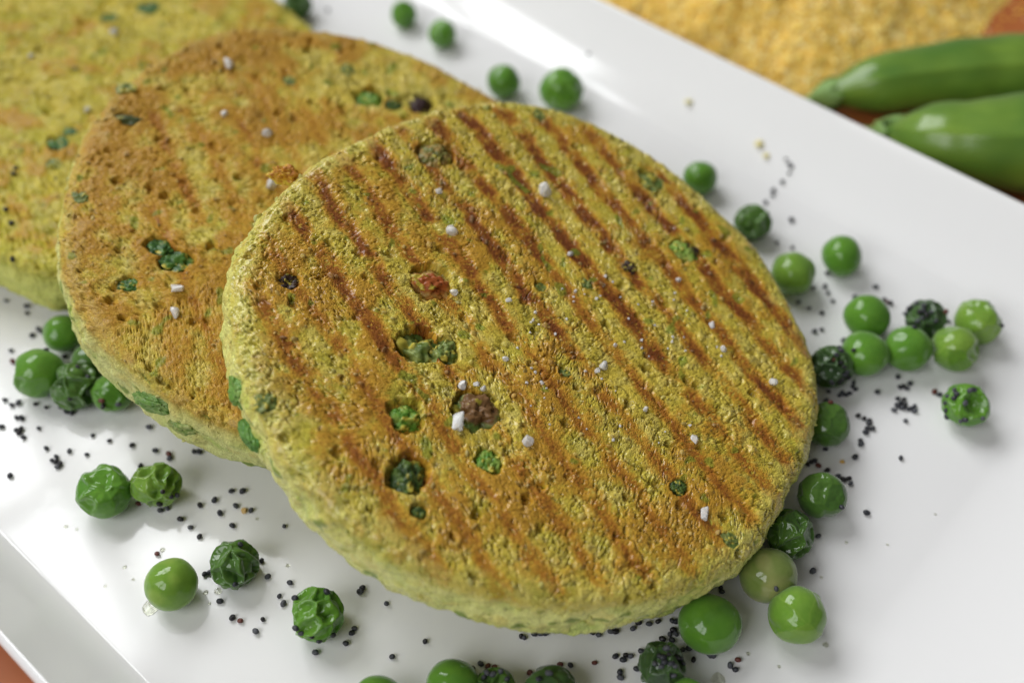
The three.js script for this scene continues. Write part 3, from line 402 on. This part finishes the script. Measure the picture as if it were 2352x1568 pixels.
pea(1730, 512, 84, 'wrinkled', 'deep', 'small dark wrinkled pea peeping out behind the striped patty', { short: 'small dark pea behind the striped patty' });
pea(1608, 408, 80, 'smooth', 'fresh', 'small smooth pea showing its top behind the striped patty', { short: 'small smooth pea behind the striped patty' });
pea(1290, 205, 94, 'ridged', 'fresh', 'creased green pea behind the top of the striped patty', { short: 'creased pea behind the patty' });
pea(1157, 187, 80, 'smooth', 'fresh', 'smooth green pea behind the gap between the striped and browned patties', { short: 'smooth pea behind the patty gap' });
pea(1016, 77, 66, 'ridged', 'fresh', 'small dented pea behind the browned patty, nearer to it of the pair', { short: 'nearer dented pea of the pair' });
pea(927, 33, 62, 'ridged', 'fresh', 'small dented pea behind the browned patty, farther from it of the pair', { short: 'farther dented pea of the pair' });
pea(682, 12, 64, 'wrinkled', 'deep', 'dark pea squeezed behind the browned patty and the rear patty', { short: 'dark pea behind two patties' });

// ------------------------------------------------------------------ poppy seeds, placed one by one from the photograph
const seedGeos = [0, 1, 2].map((k) => { const g = mergeVertices(new THREE.IcosahedronGeometry(1, 5).deleteAttribute('uv').deleteAttribute('normal'), 1e-5), p = g.attributes.position; for (let i = 0; i < p.count; i++) { const v = V().fromBufferAttribute(p, i); const c = cells(v.x * 2.2 + k * 5, v.y * 2.2, v.z * 2.2); let e = 1 - 0.12 * smooth(0.25, 0.0, c.f2 - c.f1) * -1 - 0.06; e -= 0.22 * smooth(0.8, 1, v.x) ; p.setXYZ(i, v.x * e * 0.86, v.y * e * 0.84, v.z * e * (1.12 - 0.12 * v.x)); } g.computeVertexNormals(); return g; });
const seedMats = [solid(0.028, 0.030, 0.038, 0.45), solid(0.016, 0.014, 0.017, 0.4), solid(0.07, 0.073, 0.085, 0.55), solid(0.12, 0.03, 0.02, 0.45), solid(0.62, 0.42, 0.16, 0.5)];
const seedSpots = [];
const zoomed = (x0, y0, list) => { for (let i = 0; i < list.length; i += 2) seedSpots.push([x0 + list[i] * 0.3516, y0 + Math.abs(list[i + 1]) * 0.3516, list[i + 1] < 0 ? 3 : -1]); };   // a negative y marks a reddish seed
zoomed(0, 505.3, [37, 525, 172, 560, 172, 607, 245, 710, 207, 750, 272, 730, 68, 850, 80, -922, 27, 1173, 73, 1208, 117, 1190, 230, 1200, 297, 1222, 105, 1290, 137, 1292, 100, 1370, 122, 1385, 133, 1360, 150, 1417, 250, 1358, 602, 1405, 712, 1440, 860, 1468, 972, 1350, 1012, 1503, 1100, -1527, 1105, 1555, 1266, 1510, 1300, 1512, 300, 1490, 450, 1507, 565, 1530, 365, 1545, 335, 1568, 6, 1347, 325, 1140, 430, 1250, 465, 1255, 660, -1180, 670, 1215, 395, 1222, 475, 850, 300, 845, 420, 890, 570, 1023, 505, 960, 455, 1165, 770, 1205, 68, 235, 65, 10]);
zoomed(0, 1017, [362, 120, 388, 133, 372, 157, 62, 213, 1510, 312, 1582, 313, 1400, 372, 1305, 405, 1540, 410, 1638, 440, 1435, 457, 1176, 495, 1243, 550, 1302, 610, 1516, 538, 1855, 543, 1025, -723, 1335, 855, 1368, 845, 1708, 770, 1568, 662, 1533, 925, 1748, 872, 1893, 912, 1434, 1033, 1516, 1140, 1568, -1160, 1715, 1152, 1668, 1230, 1823, 1000, 1850, 1048, 1925, 1012, 2135, 972, 2345, 970, 2315, 1210, 2297, 1240, 2257, 1308, 2058, 1367, 1930, 1210, 1965, 1245, 2035, 1265, 2085, 1295, 2175, 1255, 915, 148, 1152, 340, 1112, 352, 1060, 318, 1040, 400, 902, -395, 1090, 425, 1045, 440]);
zoomed(781, 1017, [130, 970, 145, 945, 302, 1048, 555, 1295, 340, 1395, 1185, 1262, 1203, 1272, 1270, 1247, 1310, 1247, 1345, 1240, 1385, 1215, 1425, 1224, 1480, 1212, 1505, 1228, 1550, 1200, 1560, 1226, 1620, 1228, 1648, 1236, 1690, 1252, 1770, 1230, 1802, 1232, 1915, 1210, 1950, 1172, 2020, 1180, 2080, 1165, 2170, 1160, 2195, 1165, 2180, 1220, 2155, 1250, 2195, 1245, 2170, 1285, 2108, 1280, 1800, 1393, 1867, 1385, 1850, 1415, 1900, 1392, 1970, 1358, 1663, -1435, 1830, 1495, 1833, 1530, 2240, 1350, 2282, 1340, 2310, 1415, 1938, 1475, 865, 1470, 920, 1440, 965, -1458, 1010, -1462, 960, 1500, 1000, 1510, 1050, 1490, 1090, 1540, 940, 1530, 1240, -1500, 1438, -1445, 1506, 1450, 1365, 1500, 1300, 1540, 2085, 1390, 2110, 1400, 2150, 1380, 2165, 1440, 2185, 1455, 2225, 1410, 2055, 1440, 2135, 1340, 2245, 1440, 2180, 1520, 2120, 1430, 2100, 1460, 2200, 1400]);
zoomed(1525, 1017, [1290, 8, 1250, 92, 1550, 97, 1010, -147, 1068, 180, 1140, 215, 1175, 235, 1210, 230, 1222, 265, 1163, 420, 1327, 455, 1010, 607, 975, 835, 735, 953, 372, 945, 380, 970, 485, -1415, 435, 1452, 468, 1480, 300, 1385, 325, 1388, 400, 880, 290, 955, 215, 1000, 940, 140, 965, 125, 985, 115, 930, 90, 1055, 40]);
zoomed(1525, 505.3, [1385, 435, 1105, 528, 1055, 430, 1075, 475, 950, 575, 1033, 605, 985, 725, 1033, 712, 1250, 500, 1440, 520, 1465, -535, 1482, 540, 835, 5, 740, 145, 840, 178, 880, 535, 980, 440, 1070, 345, 1175, 785, 1150, 830, 1160, 850, 1530, 1022, 1395, 1122, 1770, -1120, 1803, 1138, 1545, 1090, 1570, 1085, 1590, 1100, 1610, 1065, 1530, 1165, 1570, 1170, 1525, 1210, 1550, 1195, 1580, 1205, 1505, 1240, 1560, 1225, 1600, 1235, 1640, 1215, 1640, 1245, 1620, 1230, 1580, 1310, 1270, 1275, 1310, 1295, 1345, 1310, 1340, 1325, 1330, 1360, 1365, 1360, 1320, 1385, 1285, 1440, 1290, 1460, 1250, 1545, 1255, 1105, 1235, 1085, 1215, 1130, 1190, 1140, 1165, 1130, 1150, 1145, 1200, 990, 1185, 1010, 1210, 1030, 1170, 1040, 1150, 1060, 1100, 1060, 1240, 1060, 1075, 1120, 1060, 1180, 1090, -1190, 1130, 880, 1160, 930, 1110, -910, 1180, 960, 2210, 690, 1860, 660, 1845, -600, 1855, 1150, 1900, 1160, 1915, 1135, 1900, 1110, 2000, 1112, 2025, 1108, 1970, 1195, 1842, 1195, 1845, 1245, 1850, 1285, 1970, 1305, 2085, 1295, 1940, 1310, 1600, 580, 1620, 570, 1580, 610, 1650, 545, 1700, 590, 1720, 620, 1690, 640, 1750, 600, 1660, 660, 1640, 700, 1720, 680, 1780, 660, 1670, 600, 1700, 560, 1240, 850]);
zoomed(1525, 0, [800, 1040, 820, 1070, 835, 1090, 820, 1130, 775, 1185, 715, 1240, 712, 1275, 665, 1320, 835, 1430]);
zoomed(781, 0, [1710, 285, 1625, 355]);
zoomed(0, 0, [492, 447, 320, 620, 95, 1103, 80, 1140, 355, 1160, 45, 1375, 65, 1447, 2140, 65]);
const seedGroups = { plate: ['dark poppy seed lying loose on the white plate', 'loose poppy seeds on the plate'], red: ['reddish brown poppy seed lying on the white plate', 'reddish poppy seeds on the plate'], foot: ['dark poppy seed gathered at the foot of the striped patty', 'poppy seeds along the striped patty'], rear: ['poppy seed stuck on the greenish rear patty', 'poppy seeds on the rear patty'] };
seedSpots.forEach(([px, py, hue], i) => {
  const d = rayOf(px, py), size = rr(0.00036, 0.00049), o = mesh('poppy_seed', seedGeos[i % 3], seedMats[hue === 3 ? 3 : rnd() < 0.42 ? 0 : rnd() < 0.6 ? 2 : 1], scene, true);
  o.scale.setScalar(size); o.rotation.set(rr(0, 6), rr(0, 6), rr(0, 6));
  let place = null, label, group;
  // first pea on the way
  let best = 9;
  for (const q of peas) { const oc = camera.position.clone().sub(q.p), b = oc.dot(d), c = oc.lengthSq() - (q.r * 1.04) ** 2, D = b * b - c; if (D <= 0) continue; let s = -b - Math.sqrt(D); if (s > best) continue;
    let hit = null; for (let k = 0; k < 60; k++) { const v = camera.position.clone().addScaledVector(d, s).sub(q.p), l = v.length(), e = q.shape(v.clone().divideScalar(l)) * q.r * 0.995; if (l <= e) { hit = v.add(q.p).addScaledVector(d, -size * 0.5); break; } s += 0.00012; if (s > -b + 0.002) break; }
    if (hit) { best = s; place = hit; const n = q.short ?? 'nearby green pea'; label = `poppy seed clinging to the ${n}`; group = `poppy seeds on the ${n}`; } }
  if (!place) {
    const inRear = localOf(REAR, px, py); if (px < 200 && py < 640 || (px < 470 && py < 240)) { if (Math.hypot(inRear.x, inRear.z) < 0.0445) { const s = rear.surface(inRear.x, inRear.z); place = rear.root.localToWorld(s.add(V(0, size * 0.6, 0))); [label, group] = seedGroups.rear; } }
    if (!place) { place = onPlate(px, py, size * 0.8); const l = front.root.worldToLocal(place.clone()), t = Math.atan2(l.z, l.x), gap = Math.hypot(l.x, l.z) - front.radius(t); [label, group] = hue === 3 ? seedGroups.red : gap < 0.0016 ? seedGroups.foot : seedGroups.plate; if (hue !== 3 && gap >= 0.0016) { let by = null, least = 0.0042; for (const q of peas) { const e = Math.hypot(q.p.x - place.x, q.p.z - place.z) - q.r; if (e < least) { least = e; by = q; } } if (by) { label = `dark poppy seed on the plate beside the ${by.short}`; group = `poppy seeds beside the ${by.short}`; } } }
  }
  o.position.copy(place); tag(o, label, 'poppy seed', group);
});

// ------------------------------------------------------------------ salt on the patties
const saltMat = new THREE.MeshPhysicalMaterial({ color: new THREE.Color().setRGB(0.96, 0.95, 0.93), roughness: 0.25, transmission: 0.5, thickness: 0.001, ior: 1.5 });
const saltGeos = [0, 1, 2, 3].map((k) => { let g = k === 3 ? new RoundedBoxGeometry(1.5, 1.2, 1.9, 3, 0.3) : new THREE.IcosahedronGeometry(1, 3); g = mergeVertices(g.deleteAttribute('uv').deleteAttribute('normal'), 1e-4); const p = g.attributes.position, cuts = []; for (let i = 0; i < 9; i++) cuts.push([V(rr(-1, 1), rr(-1, 1), rr(-1, 1)).normalize(), rr(0.42, 0.8)]);
  for (let i = 0; i < p.count; i++) { const v = V().fromBufferAttribute(p, i); for (const [n, h] of cuts) { const e = v.dot(n) - h; if (e > 0) v.addScaledVector(n, -e); } v.multiplyScalar(1 + 0.05 * noise(v.x * 3 + k, v.y * 3, v.z * 3)); p.setXYZ(i, v.x, v.y, v.z); } g.computeVertexNormals(); return g; });
const saltSpots = [[FRONT, 1253, 437, 17, 0, 1, 'roundest coarse salt crystal, between two dark grill stripes of the patty'], [FRONT, 1040, 530, 15, 1, 1, 'coarse salt crystal between the olive brown and the reddish embedded pea'], [FRONT, 1006, 440, 8, 2], [FRONT, 1310, 580, 8, 0], [FRONT, 1042, 672, 10, 1], [FRONT, 1388, 836, 13, 1, 1, 'larger of two touching salt crystals in the middle of the striped patty'], [FRONT, 1373, 848, 8, 2], [FRONT, 1065, 882, 12, 0, 1, 'coarse salt crystal at the edge of the split pea in the crust'], [FRONT, 1096, 882, 9, 2], [FRONT, 1110, 890, 8, 1], [FRONT, 1052, 970, 17, 3, 1.5, 'long coarse salt crystal lying on the split pea in the crust'], [FRONT, 1210, 1013, 15, 2, 1, 'coarse salt crystal on bare yellow crust past the split pea'], [FRONT, 1778, 878, 12, 1, 1, 'coarse salt crystal on a brown stripe next to the shrivelled pea'], [FRONT, 1664, 800, 9, 0], [FRONT, 1597, 1010, 12, 2, 1.3, 'upright coarse salt crystal on the striped patty opposite the dented dark pea'], [FRONT, 1638, 745, 8, 3, 1.3], [FRONT, 1617, 1182, 12, 3, 1.9, 'longest salt crystal, near the patty edge above the pale olive pea'], [FRONT, 1560, 640, 7, 1], [FRONT, 1245, 878, 7, 0], [FRONT, 1160, 825, 8, 1], [FRONT, 1170, 688, 9, 2], [FRONT, 970, 625, 10, 2], [FRONT, 1485, 938, 7, 0], [FRONT, 1415, 790, 6, 1],
  [MIDDLE, 406, 665, 17, 3, 1, 'cube-shaped salt crystal on the browned patty'], [MIDDLE, 400, 718, 12, 1, 1.5, 'thin shard of salt next to the cube-shaped crystal'], [MIDDLE, 624, 425, 15, 1, 1, 'salt crystal lying beside the ragged orange flake of crust'], [MIDDLE, 612, 308, 13, 2, 1, 'clear salt crystal in the middle of the browned patty'], [MIDDLE, 522, 148, 12, 1, 1.3, 'salt crystal at the dark brown back edge of the browned patty'], [MIDDLE, 515, 262, 8, 0], [MIDDLE, 246, 212, 7, 0], [REAR, 262, 75, 12, 1], [REAR, 200, 252, 10, 2], [REAR, 70, 128, 8, 0]];
for (let i = 0; i < 60; i++) { const t = rr(0, 6.28), q = Math.sqrt(rnd()); saltSpots.push([FRONT, 1420 + Math.cos(t) * q * 260, 830 + Math.sin(t) * q * 200, rr(2.5, 5), i % 4]); }
saltSpots.forEach(([spec, px, py, r, k, long = 1, own], i) => {
  const f = spec === FRONT ? front : spec === MIDDLE ? middle : rear, l = localOf(spec, px, py), m = r * PX * depthOf(onLevel(px, py, 0.02)) / 0.19 * 1.05, s = f.surface(l.x, l.z);
  const o = mesh('salt_crystal', saltGeos[k], saltMat, scene, true); o.position.copy(f.root.localToWorld(V(l.x, s.y + m * 0.35, l.z))); o.scale.set(m, m * 0.8, m * long); o.rotation.set(rr(-0.4, 0.4), long > 1 ? rr(-0.3, 0.3) : rr(0, 6), rr(-0.4, 0.4));
  const where = spec === FRONT ? 'striped' : spec === MIDDLE ? 'browned' : 'rear', big = r > 11 ? 'coarse white' : r > 5.5 ? 'small white' : 'tiny glinting';
  tag(o, own ?? `${big} salt crystal on the ${where} patty`, 'salt crystal', `${big} salt on the ${where} patty`);
});

// ------------------------------------------------------------------ clear droplets on the plate
const waterMat = new THREE.MeshPhysicalMaterial({ color: new THREE.Color().setRGB(0.97, 0.98, 0.90), roughness: 0.03, transmission: 1, thickness: 0.002, ior: 1.36 });
for (const [px, py, r, label] of [[345, 1394, 19, 'clear flat droplet leaking from the round light pea'], [378, 1322 - 0, 12, null], [1650, 1560, 16, 'clear droplet beside the blackish seedy pea'], [1898, 1480 - 0, 7, 'tiny clear droplet beside the bright creased pea'], [500, 1357, 9, 'tiny clear droplet beside the angular wrinkled pea']]) {
  if (!label) continue;
  const p = onPlate(px, py, 0.0001), m = r * depthOf(p) / FOCAL, g = ball(8, (v) => V(v.x * m * (1 + 0.25 * noise(v.x * 1.5 + px, v.z * 1.5, 1)), Math.max(v.y, -0.15) * m * 0.16, v.z * m * (1 + 0.25 * noise(v.z * 1.5, v.x * 1.5 + px, 4))), () => [1, 1, 1]);
  g.deleteAttribute('color'); const o = mesh('water_droplet', g, waterMat, scene, true); o.position.copy(p).setY(plateY(p) + m * 0.045); tag(o, label, 'droplet');
}

for (const [px, py, r] of [[150, 1208, 5], [175, 1215, 4], [372, 1262, 6], [285, 1302, 5], [472, 1360, 6], [480, 1385, 4], [305, 1330, 4], [660, 1298, 5], [1888, 1325, 4], [1945, 1245, 4], [2040, 1250, 3], [240, 1345, 4], [590, 1190, 4], [1720, 1500, 5], [1790, 1530, 4], [2150, 1180, 3]]) {
  const p = onPlate(px, py, 0.0001), m = r * depthOf(p) / FOCAL, g = ball(5, (v) => V(v.x * m * (1 + 0.3 * noise(v.x * 1.5 + px, v.z * 1.5, 1)), Math.max(v.y, -0.1) * m * 0.35, v.z * m * (1 + 0.3 * noise(v.z * 1.5, v.x * 1.5 + px, 4))), () => [1, 1, 1]);
  g.deleteAttribute('color'); const o = mesh('water_droplet', g, waterMat, scene, true); o.position.copy(p).setY(plateY(p) + m * 0.04); tag(o, 'pinhead droplet of water glinting on the white plate', 'droplet', 'pinhead droplets on the plate');
}

// ------------------------------------------------------------------ on the table behind: cornmeal heap and pea pods
{
  const heap = new THREE.Group(); heap.name = numbered('cornmeal'); scene.add(heap);
  const edge = [[1300, 60], [1300, -250], [1700, -420], [2150, -330], [2330, -60], [2262, 62], [2215, 128], [2050, 190], [1900, 230], [1700, 180]].map(([x, y]) => onLevel(x, y, TABLE_Y)), mid = onLevel(1780, -60, TABLE_Y);
  heap.position.copy(mid);
  const ang = edge.map((p) => [Math.atan2(p.z - mid.z, p.x - mid.x), Math.hypot(p.x - mid.x, p.z - mid.z)]).sort((a, b) => a[0] - b[0]);
  const R = (t) => { for (let i = 0; i < ang.length; i++) { const a = ang[i], b = ang[(i + 1) % ang.length], w = ((b[0] - a[0]) + 6.28319) % 6.28319, q = ((t - a[0]) + 6.28319 * 2) % 6.28319; if (q <= w) return lerp(a[1], b[1], smooth(0, 1, q / w)); } return ang[0][1]; };
  const height = (x, z) => { const t = Math.atan2(z, x), s = Math.hypot(x, z) / R(t); return 0.017 * (1 - smooth(0.2, 1, s)) ** 0.75 * (0.75 + 0.9 * fbm(x * 55, z * 55, 3, 3)) + 0.0018 * (s < 1 ? 1 - s ** 6 : 0) + 0.0016 * fbm(x * 260, z * 260, 7, 3) * (s < 0.97 ? 1 : 0); };
  const rings = 70, seg = 240, pos = [0, height(0, 0), 0], idx = [];
  for (let i = 1; i <= rings; i++) for (let j = 0; j < seg; j++) { const t = j / seg * 2 * Math.PI - Math.PI, r = R(t) * i / rings; pos.push(Math.cos(t) * r, i === rings ? 0.00005 : Math.max(0.0001, height(Math.cos(t) * r, Math.sin(t) * r)), Math.sin(t) * r); }
  for (let j = 0; j < seg; j++) idx.push(0, 1 + (j + 1) % seg, 1 + j);
  for (let i = 0; i < rings - 1; i++) for (let j = 0; j < seg; j++) { const a = 1 + i * seg + j, b = 1 + i * seg + (j + 1) % seg, c = a + seg, d = b + seg; idx.push(a, b, c, b, d, c); }
  const g = new THREE.BufferGeometry(); g.setAttribute('position', new THREE.Float32BufferAttribute(pos, 3)); g.setIndex(idx); g.computeVertexNormals();
  mesh('mound', g, solid(0.80, 0.55, 0.13, 0.9), heap);
  const n = 22000, inst = new THREE.InstancedMesh(new THREE.IcosahedronGeometry(1, 0), solid(1, 1, 1, 0.7), n); inst.name = 'grains'; heap.add(inst);
  const m4 = new THREE.Matrix4(), q = new THREE.Quaternion(), c = new THREE.Color(), tones = [[0.94, 0.72, 0.17], [0.90, 0.62, 0.09], [0.96, 0.85, 0.44], [0.80, 0.50, 0.07], [0.94, 0.76, 0.22]];
  for (let i = 0; i < n; i++) {
    const t = rr(-Math.PI, Math.PI), stray = i > n - 260, k = stray ? 1 + 0.16 * rnd() ** 2 : Math.sqrt(rnd()), x = Math.cos(t) * R(t) * k, z = Math.sin(t) * R(t) * k, s = rr(0.0002, 0.0005);
    q.setFromEuler(new THREE.Euler(rr(0, 6), rr(0, 6), rr(0, 6))); m4.compose(V(x, (stray ? 0 : Math.max(0, height(x, z))) + s * 0.4, z), q, V(s, s * rr(0.6, 1), s * rr(0.7, 1.2))); inst.setMatrixAt(i, m4); inst.setColorAt(i, c.setRGB(...tones[Math.floor(rnd() * 5)]));
  }
  tag(heap, 'loose heap of coarse yellow cornmeal on the table beyond the plate', 'cornmeal', null, 'stuff');
}
const podMat = new THREE.MeshPhysicalMaterial({ vertexColors: true, roughness: 0.85, clearcoat: 0.9, clearcoatRoughness: 0.2, transmission: 0.15, thickness: 0 });
function pod(label, centre, radii, dir0) {          // centre: pixels along the axis from the stalk; radii in metres
  const P = centre.map(([x, y, r]) => onLevel(x, y, TABLE_Y + r * 0.92)), root = new THREE.Group(); root.name = numbered('pea_pod'); scene.add(root); root.position.copy(P[0]).setY(TABLE_Y);
  tag(root, label, 'pea pod', 'fresh pea pods beside the cornmeal');
  const curve = new THREE.CatmullRomCurve3(P.map((p) => p.clone().sub(root.position))), len = curve.getLength(), nu = 120, nv = 48, pos = [], col = [], idx = [], radius = (u) => { const f = clamp(u) * (centre.length - 1), i = Math.min(Math.floor(f), centre.length - 2); return lerp(centre[i][2], centre[i + 1][2], smooth(0, 1, f - i)); };
  for (let i = 0; i <= nu; i++) {
    const u = i / nu, p = curve.getPointAt(u), t = curve.getTangentAt(u), side = t.clone().cross(V(0, 1, 0)).normalize(), up = side.clone().cross(t).normalize(), bulge = 1 + 0.018 * Math.cos(u * len / 0.0095 * 2 * Math.PI) * (0.5 + noise(u * 9, 1, 2)), end = Math.min(1, Math.sqrt(1 - (1 - clamp(u / 0.16)) ** 2) + 0.04, Math.sqrt(1 - (1 - clamp((1 - u) / 0.07)) ** 2) + 0.02), r = radius(u) * bulge * end;
    for (let j = 0; j < nv; j++) { const a = j / nv * 2 * Math.PI, seam = 0.06 * Math.exp(-((((a - 0.9 + 3 * Math.PI) % (2 * Math.PI) - Math.PI) / 0.10) ** 2)), k = r * (1 + seam + 0.01 * noise(u * 30, Math.cos(a) * 2, Math.sin(a) * 2)), q = p.clone().addScaledVector(side, Math.cos(a) * k).addScaledVector(up, Math.sin(a) * k * 0.92); pos.push(q.x, Math.max(q.y, 0.0002), q.z); const n = 0.6 * fbm(u * 9, Math.cos(a) * 1.4, Math.sin(a) * 1.4 + centre[0][0], 3); col.push(...mix3([0.07, 0.19, 0.006], [0.20, 0.34, 0.022], smooth(-0.35, 0.45, n + 2 * seam))); }
  }
  for (let i = 0; i < nu; i++) for (let j = 0; j < nv; j++) { const a = i * nv + j, b = i * nv + (j + 1) % nv, c = a + nv, d = b + nv; idx.push(a, b, c, b, d, c); }
  const g = new THREE.BufferGeometry(); g.setAttribute('position', new THREE.Float32BufferAttribute(pos, 3)); g.setAttribute('color', new THREE.Float32BufferAttribute(col, 3)); g.setIndex(idx); g.computeVertexNormals(); mesh('husk', g, podMat, root);
  const t0 = curve.getTangentAt(0), s0 = t0.clone().cross(V(0, 1, 0)).normalize(), u0 = s0.clone().cross(t0).normalize(), r0 = radius(0) * 0.8, calyx = mesh('calyx', new THREE.SphereGeometry(r0 * 0.55, 20, 14), solid(0.20, 0.32, 0.08, 0.6), root);
  calyx.position.copy(curve.getPointAt(0)).addScaledVector(t0, -r0 * 0.1);
  for (let k = 0; k < 5; k++) { // sepals folded back over the pod's end
    const a = k / 5 * 2 * Math.PI + 0.5, out = s0.clone().multiplyScalar(Math.cos(a)).addScaledVector(u0, Math.sin(a)), cr = t0.clone().cross(out).normalize(), n1 = 14, n2 = 6, pp = [], ii = [];
    for (let f = 0; f < 2; f++) for (let i = 0; i <= n1; i++) for (let j = 0; j <= n2; j++) { const u = i / n1, w = (j / n2 - 0.5) * 2, wid = r0 * 0.55 * Math.sin(Math.PI * (0.12 + 0.86 * u)) ** 0.8, q = t0.clone().multiplyScalar(r0 * (-0.25 + (1.5 + 0.5 * Math.sin(k * 7)) * u)).addScaledVector(out, r0 * (0.42 + (0.8 + 0.4 * Math.sin(k * 5 + centre[0][0])) * Math.sin(u * 1.9) ** 0.8 + (f ? 0.07 : 0) - 0.10 * w * w)).addScaledVector(cr, w * wid); pp.push(q.x, Math.max(q.y, 0.0003 - calyx.position.y + 0), q.z); }
    const s = (n1 + 1) * (n2 + 1); for (let f = 0; f < 2; f++) for (let i = 0; i < n1; i++) for (let j = 0; j < n2; j++) { const A = f * s + i * (n2 + 1) + j, B = A + 1, Cc = A + n2 + 1, D = Cc + 1; f ? ii.push(A, B, Cc, B, D, Cc) : ii.push(A, Cc, B, B, Cc, D); }
    const sg = new THREE.BufferGeometry(); sg.setAttribute('position', new THREE.Float32BufferAttribute(pp, 3)); sg.setIndex(ii); sg.computeVertexNormals(); mesh('sepal', sg, solid(0.20, 0.34, 0.09, 0.6), calyx);
  }
  const st = new THREE.CatmullRomCurve3([V(0, 0, 0), t0.clone().multiplyScalar(-0.004).add(V(0, -0.001, 0)), t0.clone().multiplyScalar(-0.009).addScaledVector(s0, dir0).add(V(0, -0.0025, 0))]);
  mesh('stalk', new THREE.TubeGeometry(st, 16, 0.0011, 10), solid(0.24, 0.36, 0.10, 0.6), calyx);
  return root;
}
pod('green pea pod lying across the edge of the cornmeal heap', [[1885, 222, 0.0042], [1990, 198, 0.0066], [2110, 180, 0.0078], [2260, 168, 0.0084], [2480, 165, 0.0084], [2720, 180, 0.0072], [2900, 205, 0.003]], 0, 0.004);
pod('thicker pea pod lying between the plate rim and the other pod', [[2030, 302, 0.0048], [2110, 318, 0.0080], [2220, 326, 0.0100], [2380, 330, 0.0108], [2600, 340, 0.0106], [2820, 365, 0.0088], [2990, 395, 0.003]], 0, -0.003);

// ------------------------------------------------------------------ crumbs that fell on the plate
for (const [px, py, r, hue, label] of [[560, 1171, 7, [0.62, 0.42, 0.16], 'tan crumb among the poppy seeds before the striped patty'], [1936, 1059, 5, [0.66, 0.40, 0.10], 'tiny orange crumb between the hollow-topped peas and the plate rim'], [1744, 334, 9, [0.72, 0.64, 0.30], 'larger yellow crumb on the back rim of the plate'], [1760, 358, 7, [0.72, 0.64, 0.30], 'smaller yellow crumb on the back rim of the plate'], [1582, 240, 8, [0.72, 0.66, 0.34], 'pale crumb on the back rim behind the striped patty'], [1920, 860, 8, [0.66, 0.42, 0.12], 'golden crumb against the shrivelled pea'], [652, 1050, 6, [0.5, 0.42, 0.08], 'olive crumb beside the browned patty']]) {
  const p = onPlate(px, py, 0.0003), m = r * depthOf(p) / FOCAL, g = ball(6, (v) => { const e = 1 + 0.7 * noise(v.x * 1.6 + px, v.y * 1.6, v.z * 1.6); return V(v.x * e * m, v.y * e * m * 0.6, v.z * e * m); }, () => hue), o = mesh('crumb', g, wetMat, scene, true); o.position.copy(p).setY(plateY(p) + m * 0.5); tag(o, label, 'crumb');
}

// ------------------------------------------------------------------ shadows on, and draw
scene.traverse((o) => { if (o.isMesh) { o.castShadow = true; o.receiveShadow = true; } });
renderer.render(scene, camera);
